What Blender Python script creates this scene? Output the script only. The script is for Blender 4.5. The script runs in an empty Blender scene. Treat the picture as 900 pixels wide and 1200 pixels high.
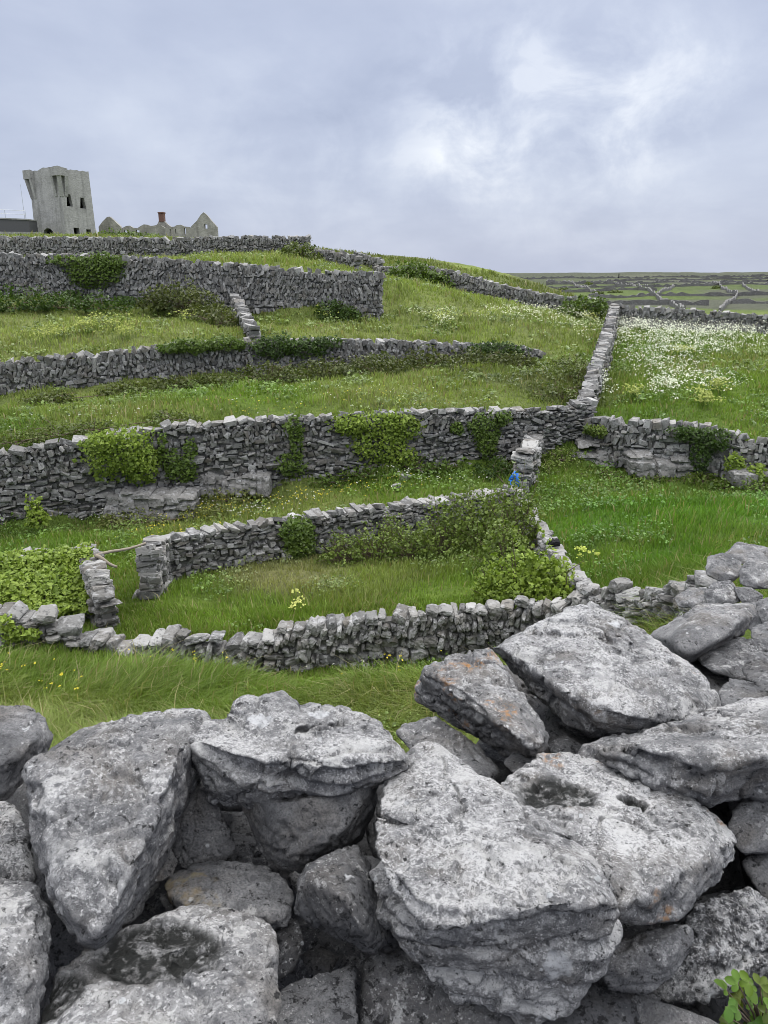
import bpy, bmesh, math, random
import numpy as np
from mathutils import Vector

random.seed(7)
RNG = np.random.default_rng(11)
SC = bpy.context.scene
COL = SC.collection
TH = math.radians(17.0)
CT, ST = math.cos(TH), math.sin(TH)
F = 900.0                      # focal length in photo pixels (photo is 900 wide)

# ------------------------------------------------------------------ helpers
def ray(u, v):
    xr = (np.asarray(u, float) - 450) / F
    yr = (600 - np.asarray(v, float)) / F
    return np.stack([xr, CT + ST * yr, -ST + CT * yr], -1)

def P(u, v, d):
    """photo direction + depth -> point; d > 0 is distance along Y, d < 0 is the height z."""
    r = ray(u, v)
    return r * (d / r[1]) if d > 0 else r * (d / r[2])

PERM = RNG.permutation(4096)
VAL = RNG.random(4096)
def vnoise(p):
    p = np.asarray(p, float)
    i = np.floor(p).astype(np.int64)
    f = p - i
    f = f * f * f * (f * (f * 6 - 15) + 10)
    i &= 4095
    j = (i + 1) & 4095
    def h(a, b, c):
        return VAL[PERM[(PERM[(PERM[a] + b) & 4095] + c) & 4095]]
    x0, y0, z0 = i[:, 0], i[:, 1], i[:, 2]
    x1, y1, z1 = j[:, 0], j[:, 1], j[:, 2]
    fx, fy, fz = f[:, 0], f[:, 1], f[:, 2]
    def lx(y, z):
        return h(x0, y, z) * (1 - fx) + h(x1, y, z) * fx
    a = lx(y0, z0) * (1 - fy) + lx(y1, z0) * fy
    b = lx(y0, z1) * (1 - fy) + lx(y1, z1) * fy
    return a * (1 - fz) + b * fz

def fbm(p, o=3, g=0.5):
    s = 0; a = 1; t = 0
    for k in range(o):
        s = s + a * (vnoise(p * (2.03 ** k) + 17.3 * k) - 0.5); t += a; a *= g
    return s / t * 2

def sstep(a, b, x):
    t = np.clip((x - a) / (b - a), 0, 1)
    return t * t * (3 - 2 * t)

def n2(x, y, s, seed=0.0):
    return vnoise(np.stack([np.asarray(x) * s + seed, np.asarray(y) * s + seed * 1.7, np.full(np.shape(x), seed + .37)], -1))

def mesh_from(name, verts, faces, mat=None, smooth=False, col=None):
    """verts (n,3), faces (m,3) or (m,4) arrays -> mesh"""
    verts = np.ascontiguousarray(verts, np.float32); faces = np.ascontiguousarray(faces, np.int32)
    k = faces.shape[1]
    me = bpy.data.meshes.new(name)
    me.vertices.add(len(verts)); me.vertices.foreach_set('co', verts.ravel())
    me.loops.add(faces.size); me.loops.foreach_set('vertex_index', faces.ravel())
    me.polygons.add(len(faces))
    me.polygons.foreach_set('loop_start', np.arange(0, faces.size, k, dtype=np.int32))
    me.polygons.foreach_set('use_smooth', np.full(len(faces), smooth))
    if col is not None:
        a = me.color_attributes.new('Col', 'FLOAT_COLOR', 'POINT')
        c = np.ones((len(verts), 4), np.float32); c[:, :col.shape[1]] = col
        a.data.foreach_set('color', c.ravel())
    me.update(calc_edges=True); me.validate()
    if mat: me.materials.append(mat)
    return me

def link(name, me, parent=None, loc=(0, 0, 0)):
    o = bpy.data.objects.new(name, me); COL.objects.link(o); o.location = loc
    if parent: o.parent = parent
    return o

def tag(o, label=None, cat=None, group=None, kind=None):
    if label: o['label'] = label
    if cat: o['category'] = cat
    if group: o['group'] = group
    if kind: o['kind'] = kind
    return o

def empty(name, loc, label, cat, group=None):
    o = bpy.data.objects.new(name, None); COL.objects.link(o); o.location = loc
    o.empty_display_size = .2
    return tag(o, label, cat, group)

class Acc:
    """collects vertices / triangles"""
    def __init__(s): s.v = []; s.f = []; s.c = []; s.n = 0
    def add(s, v, f, c=None):
        v = np.asarray(v, float); s.v.append(v); s.f.append(np.asarray(f, int) + s.n); s.n += len(v)
        s.c.append(np.tile(np.asarray(c if c is not None else (1, 1, 1), float), (len(v), 1)) if c is None or np.ndim(c) == 1 else c)
    def build(s, name, mat, parent=None, smooth=False, origin=(0, 0, 0)):
        v = np.concatenate(s.v) - np.asarray(origin)
        return link(name, mesh_from(name, v, np.concatenate(s.f), mat, smooth, np.concatenate(s.c)), parent, (0, 0, 0) if parent else origin)

BOXF = [(0, 2, 1), (0, 3, 2), (4, 5, 6), (4, 6, 7), (0, 1, 5), (0, 5, 4), (1, 2, 6), (1, 6, 5), (2, 3, 7), (2, 7, 6), (3, 0, 4), (3, 4, 7)]
def box8(c8): return np.array(c8, float), BOXF

def tube(pts, r, n=6):
    pts = [np.asarray(p, float) for p in pts]
    rs = r if hasattr(r, '__len__') else [r] * len(pts)
    vs = []; fs = []
    for i, p in enumerate(pts):
        t = pts[min(i + 1, len(pts) - 1)] - pts[max(i - 1, 0)]
        t /= np.linalg.norm(t) + 1e-9
        a = np.cross(t, (0, 0, 1) if abs(t[2]) < .9 else (1, 0, 0)); a /= np.linalg.norm(a)
        b = np.cross(t, a)
        for k in range(n):
            w = 2 * math.pi * k / n
            vs.append(p + rs[i] * (a * math.cos(w) + b * math.sin(w)))
    for i in range(len(pts) - 1):
        for k in range(n):
            a0 = i * n + k; a1 = i * n + (k + 1) % n
            fs += [(a0, a1, a1 + n), (a0, a1 + n, a0 + n)]
    vs += [pts[0], pts[-1]]; m = len(vs)
    for k in range(n):
        fs.append((m - 2, (k + 1) % n, k)); fs.append((m - 1, (len(pts) - 1) * n + k, (len(pts) - 1) * n + (k + 1) % n))
    return np.array(vs), fs

# ------------------------------------------------------------------ node helpers
class NT:
    def __init__(s, tree): s.t = tree; s.n = tree.nodes; s.l = tree.links
    def new(s, typ, **kw):
        n = s.n.new(typ)
        for k, v in kw.items(): setattr(n, k, v)
        return n
    def put(s, sock, val):
        if hasattr(val, 'node'): s.l.new(val, sock)
        else: sock.default_value = val
    def noise(s, vec, scale, detail=4, rough=.55, dist=0.0):
        n = s.new('ShaderNodeTexNoise'); s.put(n.inputs['Vector'], vec)
        n.inputs['Scale'].default_value = scale; n.inputs['Detail'].default_value = detail
        n.inputs['Roughness'].default_value = rough; n.inputs['Distortion'].default_value = dist
        return n.outputs['Fac']
    def ramp(s, fac, stops, interp='LINEAR'):
        n = s.new('ShaderNodeValToRGB'); s.put(n.inputs['Fac'], fac); n.color_ramp.interpolation = interp
        e = n.color_ramp.elements
        while len(e) < len(stops): e.new(.5)
        for q, (p, c) in zip(e, stops):
            q.position = p; q.color = (c, c, c, 1) if not hasattr(c, '__len__') else (*c, 1)
        return n.outputs['Color']
    def mix(s, fac, a, b, blend='MIX'):
        n = s.new('ShaderNodeMix', data_type='RGBA', blend_type=blend)
        s.put(n.inputs['Factor'], fac)
        for sock, val in ((n.inputs['A'], a), (n.inputs['B'], b)):
            s.put(sock, val if hasattr(val, 'node') else (*val, 1) if len(val) == 3 else val)
        return n.outputs['Result']
    def math(s, op, a, b=0.0, c=0.0, clamp=False):
        n = s.new('ShaderNodeMath', operation=op, use_clamp=clamp)
        s.put(n.inputs[0], a); s.put(n.inputs[1], b); s.put(n.inputs[2], c)
        return n.outputs[0]
    def vmath(s, op, a, b=None, scale=None):
        n = s.new('ShaderNodeVectorMath', operation=op); s.put(n.inputs[0], a)
        if b is not None: s.put(n.inputs[1], b)
        if scale is not None: s.put(n.inputs['Scale'], scale)
        return n.outputs['Value'] if op in ('DOT_PRODUCT', 'LENGTH', 'DISTANCE') else n.outputs['Vector']
    def bump(s, h, strength, dist, normal=None):
        n = s.new('ShaderNodeBump'); s.put(n.inputs['Height'], h)
        n.inputs['Strength'].default_value = strength; n.inputs['Distance'].default_value = dist
        if normal is not None: s.l.new(normal, n.inputs['Normal'])
        return n.outputs['Normal']

def material(name):
    m = bpy.data.materials.new(name); m.use_nodes = True
    nt = NT(m.node_tree); b = m.node_tree.nodes['Principled BSDF']
    b.inputs['Specular IOR Level'].default_value = .25
    return m, nt, b

def simple(name, col, rough=.8, metal=0):
    m, nt, b = material(name)
    c = nt.noise(nt.new('ShaderNodeTexCoord').outputs['Object'], 8, 5)
    nt.put(b.inputs['Base Color'], nt.mix(c, [x * .75 for x in col], [min(1, x * 1.25) for x in col]))
    b.inputs['Roughness'].default_value = rough; b.inputs['Metallic'].default_value = metal
    return m

# ------------------------------------------------------------------ materials
def boulder_material():
    """limestone; object colour: R darkness of the rock, G lichen cover, B orange lichen"""
    m, nt, b = material('limestone_boulder')
    tc = nt.new('ShaderNodeTexCoord').outputs['Object']
    oi = nt.new('ShaderNodeObjectInfo')
    sep = nt.new('ShaderNodeSeparateColor'); nt.l.new(oi.outputs['Color'], sep.inputs[0])
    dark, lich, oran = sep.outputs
    off = nt.vmath('ADD', nt.vmath('SCALE', tc, scale=nt.math('MULTIPLY_ADD', oi.outputs['Random'], .6, 1.25)), nt.vmath('SCALE', oi.outputs['Location'], scale=3.7))
    n1 = nt.noise(off, 6, 10, .66, .1)
    base = nt.ramp(n1, [(.32, (.095, .096, .101)), (.46, (.175, .176, .182)), (.58, (.255, .255, .26)), (.72, (.335, .333, .333))])
    warm = nt.ramp(nt.noise(off, 4.2, 5), [(.50, 0), (.70, .65)])
    base = nt.mix(warm, base, (.175, .155, .132))
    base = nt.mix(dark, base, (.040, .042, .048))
    # grain
    g = nt.noise(off, 150, 6, .72)
    base = nt.mix(nt.ramp(g, [(.40, .6), (.56, 0)]), base, (.05, .05, .055))
    # lichen crust: pale, in blotches, thicker on faces that look up
    geo = nt.new('ShaderNodeNewGeometry'); sx = nt.new('ShaderNodeSeparateXYZ'); nt.l.new(geo.outputs['Normal'], sx.inputs[0])
    up = nt.math('MULTIPLY_ADD', sx.outputs['Z'], .05, -.03)
    amt = nt.math('MULTIPLY_ADD', lich, .15, -.10)
    zone = nt.math('MULTIPLY_ADD', nt.noise(off, 4.0, 6, .6), .42, -.21)
    bias = nt.math('ADD', nt.math('ADD', nt.math('ADD', up, amt), zone), nt.math('MULTIPLY_ADD', oi.outputs['Random'], .06, -.04))
    l1 = nt.math('ADD', nt.noise(off, 30, 12, .76, .1), bias)
    k1 = nt.ramp(l1, [(.50, 0), (.58, .55)])
    base = nt.mix(k1, base, nt.mix(nt.noise(off, 70, 4), (.34, .34, .343), (.46, .46, .463)))
    l2 = nt.math('ADD', nt.noise(off, 85, 8, .75), bias)
    base = nt.mix(nt.ramp(l2, [(.56, 0), (.60, .75)]), base, (.54, .54, .545))
    # crisp white crust patches
    vo = nt.new('ShaderNodeTexVoronoi'); vo.inputs['Scale'].default_value = 9
    nt.put(vo.inputs['Vector'], off)
    wob = nt.math('MULTIPLY_ADD', nt.noise(off, 34, 6, .7), .34, vo.outputs['Distance'])
    base = nt.mix(nt.ramp(wob, [(.23, .85), (.245, 0)]), base, (.45, .465, .48))
    vd = nt.new('ShaderNodeTexVoronoi'); vd.inputs['Scale'].default_value = 26; nt.put(vd.inputs['Vector'], off)
    wd = nt.math('MULTIPLY_ADD', nt.noise(off, 60, 4, .6), .5, vd.outputs['Distance'])
    sv = nt.new('ShaderNodeSeparateColor'); nt.l.new(vd.outputs['Color'], sv.inputs[0])
    base = nt.mix(nt.math('MULTIPLY', nt.ramp(wd, [(.46, .75), (.53, 0)]), nt.ramp(sv.outputs[0], [(.60, 0), (.66, 1)])), base, (.105, .105, .112))
    pale = nt.math('ADD', nt.noise(off, 8.5, 10, .68), nt.math('MULTIPLY', bias, .6))
    base = nt.mix(nt.ramp(pale, [(.575, 0), (.60, .62)]), base, nt.mix(nt.noise(off, 90, 5, .7), (.34, .34, .34), (.56, .56, .555)))
    # black crust
    l3 = nt.math('MULTIPLY_ADD', zone, -.35, nt.math('MULTIPLY_ADD', dark, .07, nt.noise(off, 34, 12, .76, .1)))
    base = nt.mix(nt.ramp(l3, [(.58, 0), (.615, .92)]), base, (.026, .026, .028))
    l4 = nt.noise(off, 120, 4, .65)
    base = nt.mix(nt.ramp(l4, [(.64, 0), (.665, .85)]), base, (.030, .030, .032))
    l5 = nt.noise(off, 3.2, 8, .66)
    base = nt.mix(nt.ramp(l5, [(.56, 0), (.66, .5)]), base, (.075, .078, .086))
    # orange lichen
    o1 = nt.math('ADD', nt.noise(off, 5, 3), nt.math('MULTIPLY_ADD', oran, .30, -.30))
    o2 = nt.math('MULTIPLY', nt.ramp(o1, [(.50, 0), (.60, 1)]), nt.ramp(nt.noise(off, 38, 6, .65), [(.48, 0), (.58, 1)]))
    base = nt.mix(nt.math('MULTIPLY', o2, .75), base, (.38, .19, .06))
    # stain baked as an attribute where a basin holds wet black growth / a mineral stain
    at = nt.new('ShaderNodeAttribute', attribute_name='Col')
    s2 = nt.new('ShaderNodeSeparateColor'); nt.l.new(at.outputs['Color'], s2.inputs[0])
    wet = nt.math('MULTIPLY', s2.outputs[0], nt.ramp(nt.noise(off, 26, 10, .75), [(.50, 1), (.60, .25)]))
    base = nt.mix(wet, base, (.022, .023, .022))
    base = nt.mix(nt.math('MULTIPLY', s2.outputs[1], nt.ramp(nt.noise(off, 22, 6), [(.42, .0), (.58, .6)])), base, nt.mix(nt.noise(off, 13, 4), (.22, .22, .10), (.27, .17, .10)))
    base = nt.mix(nt.math('MULTIPLY', s2.outputs[2], nt.ramp(nt.noise(off, 60, 6, .7), [(.36, .2), (.5, .9)])), base, nt.mix(nt.noise(off, 60, 5), (.40, .41, .43), (.54, .55, .565)))
    nt.l.new(base, b.inputs['Base Color'])
    nt.l.new(nt.math('MULTIPLY_ADD', wet, -.6, .88), b.inputs['Roughness'])
    h = nt.math('ADD', nt.math('MULTIPLY', nt.noise(off, 55, 10, .7), 1.0), nt.math('MULTIPLY', nt.noise(off, 220, 5, .7), .35))
    h = nt.math('MULTIPLY_ADD', nt.ramp(l3, [(.58, 0), (.66, 1)]), -.35, h)
    nt.l.new(nt.bump(h, .85, .010), b.inputs['Normal'])
    return m

def wall_material(name, tint=(1, 1, 1)):
    """one stone wall: the vertex colour's R is each stone's own brightness, G its warmth"""
    m, nt, b = material(name)
    tc = nt.new('ShaderNodeTexCoord').outputs['Object']
    at = nt.new('ShaderNodeAttribute', attribute_name='Col')
    s = nt.new('ShaderNodeSeparateColor'); nt.l.new(at.outputs['Color'], s.inputs[0])
    c = nt.ramp(s.outputs[0], [(0, (.085, .085, .085)), (.35, (.165, .164, .162)), (.7, (.265, .263, .258)), (1, (.38, .377, .37))])
    c = nt.mix(nt.math('MULTIPLY', s.outputs[1], .5), c, (.15, .128, .10))
    n = nt.noise(tc, 5.5, 9, .7, .3)
    c = nt.mix(nt.ramp(n, [(.52, 0), (.62, .75)]), c, (.36, .36, .366))
    n2_ = nt.noise(tc, 9, 9, .7)
    c = nt.mix(nt.ramp(n2_, [(.54, 0), (.63, .8)]), c, (.03, .03, .032))
    c = nt.mix(1.0, c, (*tint, 1), 'MULTIPLY')
    nt.l.new(c, b.inputs['Base Color']); b.inputs['Roughness'].default_value = .9
    nt.l.new(nt.bump(nt.noise(tc, 22, 8, .7), .8, .03), b.inputs['Normal'])
    return m

def leaf_material(name, trans=.35, rough=.45):
    m, nt, b = material(name)
    at = nt.new('ShaderNodeAttribute', attribute_name='Col')
    nt.l.new(at.outputs['Color'], b.inputs['Base Color'])
    b.inputs['Roughness'].default_value = rough
    tr = nt.new('ShaderNodeBsdfTranslucent')
    nt.l.new(nt.mix(1.0, at.outputs['Color'], (1.25, 1.35, .7, 1), 'MULTIPLY'), tr.inputs['Color'])
    mx = nt.new('ShaderNodeMixShader'); mx.inputs[0].default_value = trans
    nt.l.new(b.outputs[0], mx.inputs[1]); nt.l.new(tr.outputs[0], mx.inputs[2])
    out = m.node_tree.nodes['Material Output']; nt.l.new(mx.outputs[0], out.inputs['Surface'])
    return m

def terrain_material():
    m, nt, b = material('meadow_ground')
    tc = nt.new('ShaderNodeTexCoord').outputs['Object']
    at = nt.new('ShaderNodeAttribute', attribute_name='Col')
    c = at.outputs['Color']
    v = nt.math('ADD', nt.math('MULTIPLY', nt.noise(tc, .55, 8, .68), .6), nt.math('MULTIPLY', nt.noise(tc, 4.5, 8, .7), .5))
    c = nt.mix(1.0, c, nt.ramp(v, [(.38, (.5, .52, .5)), (.55, (1, 1, 1)), (.72, (1.5, 1.42, 1.3))]), 'MULTIPLY')
    nt.l.new(c, b.inputs['Base Color']); b.inputs['Roughness'].default_value = .95
    b.inputs['Specular IOR Level'].default_value = .1
    h = nt.math('ADD', nt.noise(tc, 1.6, 8, .7), nt.math('MULTIPLY', nt.noise(tc, 9, 6, .7), .6))
    nt.l.new(nt.bump(h, .9, .35), b.inputs['Normal'])
    return m

M_BOULDER = boulder_material()
M_WALL = wall_material('limestone_wall')
M_GRASS = leaf_material('grass_blades', .3, .5)
M_LEAF = leaf_material('leaves', .28, .4)
M_PETAL = leaf_material('petals', .3, .6)
M_TERRAIN = terrain_material()
M_TWIG = simple('twigs', (.13, .10, .075), .9)

# ------------------------------------------------------------------ field walls: (u, v_top, v_base, distance)
W = {
 'pen_front': [(-150, 708, 756, 13.0), (0, 713, 757, 13.2), (50, 712, 758, 13.2), (95, 732, 766, 13.3), (116, 745, 769, 13.3)],
 'tumble': [(112, 752, 770, 13.3), (160, 749, 775, 13.3), (230, 743, 778, 13.2), (292, 752, 779, 13.2)],
 'front': [(292, 754, 780, 13.2), (312, 738, 782, 13.2), (400, 722, 780, 13.3), (500, 712, 773, 13.4), (580, 708, 765, 13.4), (650, 706, 748, 13.1), (690, 689, 735, 12.5), (722, 688, 732, 12.0), (745, 702, 735, 11.4), (780, 692, 735, 10.4), (812, 679, 733, 9.4), (832, 676, 730, 8.8)],
 'pen_back': [(-150, 660, 722, 15.6), (0, 651, 717, 15.8), (108, 642, 706, 16.2)],
 'pen_side': [(108, 642, 706, 16.2), (118, 662, 728, 14.9), (128, 690, 744, 14.2)],
 'corner': [(177, 640, 704, 15.8), (190, 629, 677, 17.4), (300, 611, 656, 18.7), (400, 597, 641, 19.8), (500, 586, 626, 20.9), (601, 572, 604, 22.4)],
 'spine': [(603, 572, 604, 22.3), (625, 604, 634, 19.4), (645, 638, 668, 16.6), (668, 668, 701, 14.5), (690, 690, 730, 12.6)],
 'terrace': [(-150, 540, 622, 21.8), (0, 530, 612, 22.5), (100, 514, 602, 23.2), (190, 499, 592, 24.0), (300, 490, 575, 24.6), (400, 484, 560, 25.4), (500, 480, 548, 26.0), (600, 479, 540, 26.5), (645, 477, 520, 27.0), (690, 468, 498, 27.6)],
 'pier': [(611, 528, 578, 23.3), (618, 522, 562, 24.6), (626, 508, 536, 26.8)],
 'right': [(686, 490, 516, 27.3), (720, 490, 545, 26.5), (760, 492, 550, 26.0), (820, 497, 556, 25.5), (860, 507, 560, 25.0), (900, 517, 565, 24.5), (1050, 540, 585, 23.2)],
 'rising': [(682, 470, 498, 27.6), (690, 445, 482, 30.0), (700, 414, 455, 34.5), (710, 384, 420, 40.5), (718, 356, 384, 49.5)],
 'parsley': [(718, 357, 385, 49.0), (800, 362, 388, 47.5), (900, 370, 393, 46.0), (1050, 381, 402, 44.0)],
 'mid': [(-150, 430, 472, 32.0), (0, 422, 461, 33.0), (100, 414, 453, 33.5), (200, 403, 446, 34.0), (300, 397, 440, 35.0), (400, 397, 432, 36.5), (500, 400, 425, 38.0), (600, 404, 420, 39.0), (632, 411, 421, 39.4)],
 'upper': [(-150, 291, 340, 44.0), (0, 297, 346, 46.0), (100, 298, 351, 46.5), (150, 300, 353, 46.5), (200, 303, 358, 46.3), (300, 310, 365, 45.6), (400, 318, 371, 44.8), (447, 319, 374, 44.3)],
 'spur': [(276, 345, 366, 45.5), (286, 362, 385, 41.5), (298, 384, 402, 37.0)],
 'ridge': [(440, 313, 326, 63.0), (500, 311, 331, 60.5), (540, 320, 343, 58.5), (600, 337, 360, 56.0), (660, 347, 367, 53.0), (706, 351, 369, 50.8)],
 'top': [(-150, 270, 306, 68.0), (0, 277, 306, 66.0), (100, 278, 307, 65.0), (200, 279, 306, 64.0), (300, 276, 298, 63.0), (362, 277, 293, 62.5)],
 'step': [(356, 289, 300, 60.5), (395, 296, 316, 57.5), (420, 300, 319, 56.0)],
 'knoll': [(400, 295, 304, 66.0), (425, 297, 309, 65.0), (446, 304, 316, 64.0)],
}
def wall_D(key, u):
    w = W[key]; return float(np.interp(u, [p[0] for p in w], [p[3] for p in w]))

# ------------------------------------------------------------------ terrain
ctrl = []
def cp(u, v, d): ctrl.append(P(u, v, d))
for key, w in W.items():
    for p in w: cp(p[0], p[2], p[3])
def behind(key, pts, gap=1.1, drop=.45, far=0):
    """the ground just behind a retaining wall lies a little below the wall's top"""
    for u in pts:
        w = W[key]; us = [p[0] for p in w]
        d = np.interp(u, us, [p[3] for p in w]); vt = np.interp(u, us, [p[1] for p in w])
        t = P(u, vt, d); x = t[0] * (d + gap) / d
        ctrl.append(np.array([x, d + gap, t[2] - drop]))
behind('terrace', [-150, 0, 100, 190, 300, 400, 500, 600], 1.2, .5)
behind('mid', [-150, 0, 100, 200, 300, 400, 500], 1.2, .5)
behind('upper', [-150, 0, 100, 200], 1.5, 1.1); behind('upper', [300, 400], 1.5, .45)
behind('top', [-150, 0, 100, 200, 300], 1.5, .5)
behind('right', [760, 820, 900, 1050], 1.2, .4)
for x in (-9, -5, -2, 0, 2, 5, 9):
    ctrl += [np.array([x, -6, -1.75]), np.array([x, 0.4, -1.75])]
for x in (-9, -5, -2, 0, 1.2):
    ctrl += [np.array([x, 2.4, -2.3]), np.array([x, 4.5, -4.1]), np.array([x, 7, -5.55])]
for x in (-14, -9, -5, -2, 0, 1.5, 3):
    ctrl.append(np.array([x, 10, -6.5 if x < 2 else -6.0]))
for x, y, z in ((3.0, 2.4, -2.0), (3.2, 4.5, -2.7), (3.4, 6.2, -3.2), (5, 4, -2.2), (6, 7, -3.0), (9, 4, -2.1), (9, 9, -4.2), (12, 13, -5.0), (2.4, 6.5, -4.3), (3.4, 8.6, -4.9)):
    ctrl.append(np.array([x, y, z]))
for p in ((900, 640, 15.5), (800, 640, 16), (760, 590, 20.5), (880, 590, 20.5), (700, 600, 20), (300, 720, 15.3), (500, 700, 15.5), (250, 640, 19.5), (400, 590, 22.8), (500, 570, 24), (60, 630, 20)): cp(*p)
for p in ((800, 430, 37), (880, 450, 32.5), (760, 460, 31.5), (880, 410, 41)): cp(*p)
for p in ((560, 350, 50), (500, 372, 44.5), (620, 385, 43), (660, 440, 32.5), (560, 455, 31), (350, 470, 28.5), (100, 385, 38.5), (200, 380, 39.5), (420, 385, 41), (60, 490, 27.2)): cp(*p)
for p in ((440, 300, 80), (480, 301, 82), (540, 309, 82), (600, 322, 82), (630, 331, 82), (330, 292, 75)): cp(*p)
for x, y, z in ((-70, 85, 3.6), (-40, 85, 3.9), (-20, 85, 3.4), (-60, 105, 5.1), (-45, 105, 5.25), (-30, 112, 5.2), (-15, 112, 4.6), (-5, 110, 2.5), (5, 110, .5), (-60, 140, 5.2), (-30, 140, 4.6), (-10, 160, 1), (-100, 120, 5), (-100, 300, 3), (-40, 260, 2), (20, 130, -3.5)):
    ctrl.append(np.array([x, y, z]))
for u in (650, 750, 850, 950, 1150, 1400):
    for v, d in ((368, 120), (360, 170), (348, 240), (338, 330), (331, 450)): cp(u, v - (u - 650) * .012, d)
for u in (730, 800, 900, 1050, 1250):
    cp(u, 384, 54); cp(u, 379, 64); cp(u, 374, 85)
cp(665, 352, 66); cp(650, 340, 78); cp(690, 372, 70); cp(700, 366, 95); cp(660, 352, 100)
for x in (-400, 0, 300, 700, 1200):
    ctrl.append(np.array([x, 1000, 3.2 + x * .006]))
    ctrl.append(np.array([x, 1600, 2.0]))
ctrl.append(np.array([-300, 20, -5.])); ctrl.append(np.array([60, 10, -3.])); ctrl.append(np.array([80, 40, -4])); ctrl.append(np.array([-60, 30, -4.5]))
ctrl = np.array(ctrl)

def rbf_fit(pts, vals, lam=.02):
    d = np.linalg.norm(pts[:, None] - pts[None], axis=-1)
    n = len(pts); A = np.zeros((n + 1, n + 1)); A[:n, :n] = -d + lam * -np.eye(n); A[:n, n] = 1; A[n, :n] = 1
    return np.linalg.solve(A, np.concatenate([vals, [0]]))
wc = rbf_fit(ctrl[:, :2], ctrl[:, 2])
def rbf_eval(q):
    out = np.empty(len(q))
    for i in range(0, len(q), 20000):
        d = np.linalg.norm(q[i:i + 20000, None] - ctrl[None, :, :2], axis=-1)
        out[i:i + 20000] = -d @ wc[:-1] + wc[-1]
    return out
NY, NX = 620, 380
KY = math.log(1610 / 10 + 1)
TY = -6 + 10 * (np.exp(KY * np.linspace(0, 1, NY)) - 1)
TS = np.linspace(-1, 1, NX)
gx = TS[None, :] * (TY[:, None] + 12) * 1.25
gy = np.repeat(TY[:, None], NX, 1)
gz = rbf_eval(np.stack([gx.ravel(), gy.ravel()], -1))
fx, fy = gx.ravel(), gy.ravel()
amp = np.clip((fy - 4) / 12, 0, 1) * np.clip(1.2 - fy / 400, .2, 1)
gz = gz + amp * (.22 * (n2(fx, fy, .35, 3.1) - .5) + .16 * (n2(fx, fy, 1.1, 5.2) - .5) + .08 * (n2(fx, fy, 2.7, 8.8) - .5))
gz = gz + sstep(130, 260, fy) * (3.2 * (n2(fx, fy, .021, 2.2) - .5) + 1.6 * (n2(fx, fy, .07, 4.2) - .5))
GZ = gz.reshape(NY, NX)
def terr(x, y):
    x = np.asarray(x, float); y = np.asarray(y, float)
    t = np.log(np.clip((y + 6) / 10 + 1, 1e-6, None)) / KY * (NY - 1)
    s = (x / ((y + 12) * 1.25) + 1) / 2 * (NX - 1)
    i = np.clip(np.floor(t).astype(int), 0, NY - 2); j = np.clip(np.floor(s).astype(int), 0, NX - 2)
    a = np.clip(t - i, 0, 1); b = np.clip(s - j, 0, 1)
    return (GZ[i, j] * (1 - a) + GZ[i + 1, j] * a) * (1 - b) + (GZ[i, j + 1] * (1 - a) + GZ[i + 1, j + 1] * a) * b
def ground(u, v, dmin=7, dmax=700):
    """where the line of sight through a photo point meets the ground"""
    d = np.geomspace(dmin, dmax, 1500); r = ray(u, v); p = r[None] * (d / r[1])[:, None]
    below = np.nonzero(p[:, 2] <= terr(p[:, 0], p[:, 1]))[0]
    k = below[0] if len(below) else len(d) - 1
    return p[k]

# colour of the sward, field by field (points in the photo, what grows there)
TINT = []
def tint(u, v, dmin, col): TINT.append((ground(u, v, dmin), col))
LUSH = (.168, .256, .042); OLIVE = (.218, .274, .068); YELLOW = (.256, .305, .092); DEEP = (.134, .218, .036); DRY = (.25, .258, .10); HEATH = (.14, .165, .055)
for u, v, dm, c in [(60, 800, 8, LUSH), (250, 810, 8, LUSH), (440, 800, 8, LUSH), (20, 840, 8, OLIVE), (480, 830, 8, OLIVE),
                    (300, 720, 13.6, LUSH), (450, 680, 13.6, OLIVE), (330, 680, 13.6, DRY), (530, 690, 13.6, LUSH), (200, 690, 13.6, LUSH),
                    (150, 650, 16, LUSH), (60, 640, 18, DEEP), (350, 590, 20, OLIVE), (450, 570, 21, LUSH), (250, 610, 20, OLIVE), (560, 560, 22, LUSH),
                    (750, 600, 15, (.118, .232, .030)), (850, 600, 15, (.118, .232, .030)), (800, 650, 13, (.118, .232, .030)), (700, 660, 12, DEEP), (850, 640, 12, DEEP), (650, 590, 18, DEEP), (760, 690, 11, DEEP),
                    (100, 490, 24, OLIVE), (300, 465, 26, LUSH), (450, 460, 27, YELLOW), (550, 460, 28, OLIVE), (30, 510, 24, DEEP), (640, 450, 30, HEATH),
                    (100, 385, 35, YELLOW), (30, 395, 35, YELLOW), (200, 385, 36, YELLOW), (240, 370, 38, OLIVE), (400, 385, 38, YELLOW), (350, 375, 38, OLIVE),
                    (520, 360, 42, YELLOW), (480, 345, 46, OLIVE), (600, 380, 40, YELLOW), (560, 390, 40, OLIVE),
                    (800, 460, 27, LUSH), (870, 480, 26, LUSH), (760, 490, 27, DEEP), (780, 410, 30, LUSH), (880, 420, 30, OLIVE),
                    (330, 305, 50, YELLOW), (300, 310, 48, OLIVE), (560, 315, 70, OLIVE), (480, 303, 70, HEATH), (620, 330, 75, HEATH)]:
    tint(u, v, dm, c)
for u in (680, 780, 880):
    for v, c in ((325, (.07, .078, .05)), (331, (.078, .09, .048)), (338, (.08, .105, .038)), (347, (.09, .122, .036)), (360, (.098, .135, .035))): TINT.append((P(u, v, {325: 700, 331: 430, 338: 320, 347: 235, 360: 170}[v]), c))
tp = np.array([np.append(t[0][:2], 0) for t in TINT]); tcs = np.array([t[1] for t in TINT])
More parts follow.
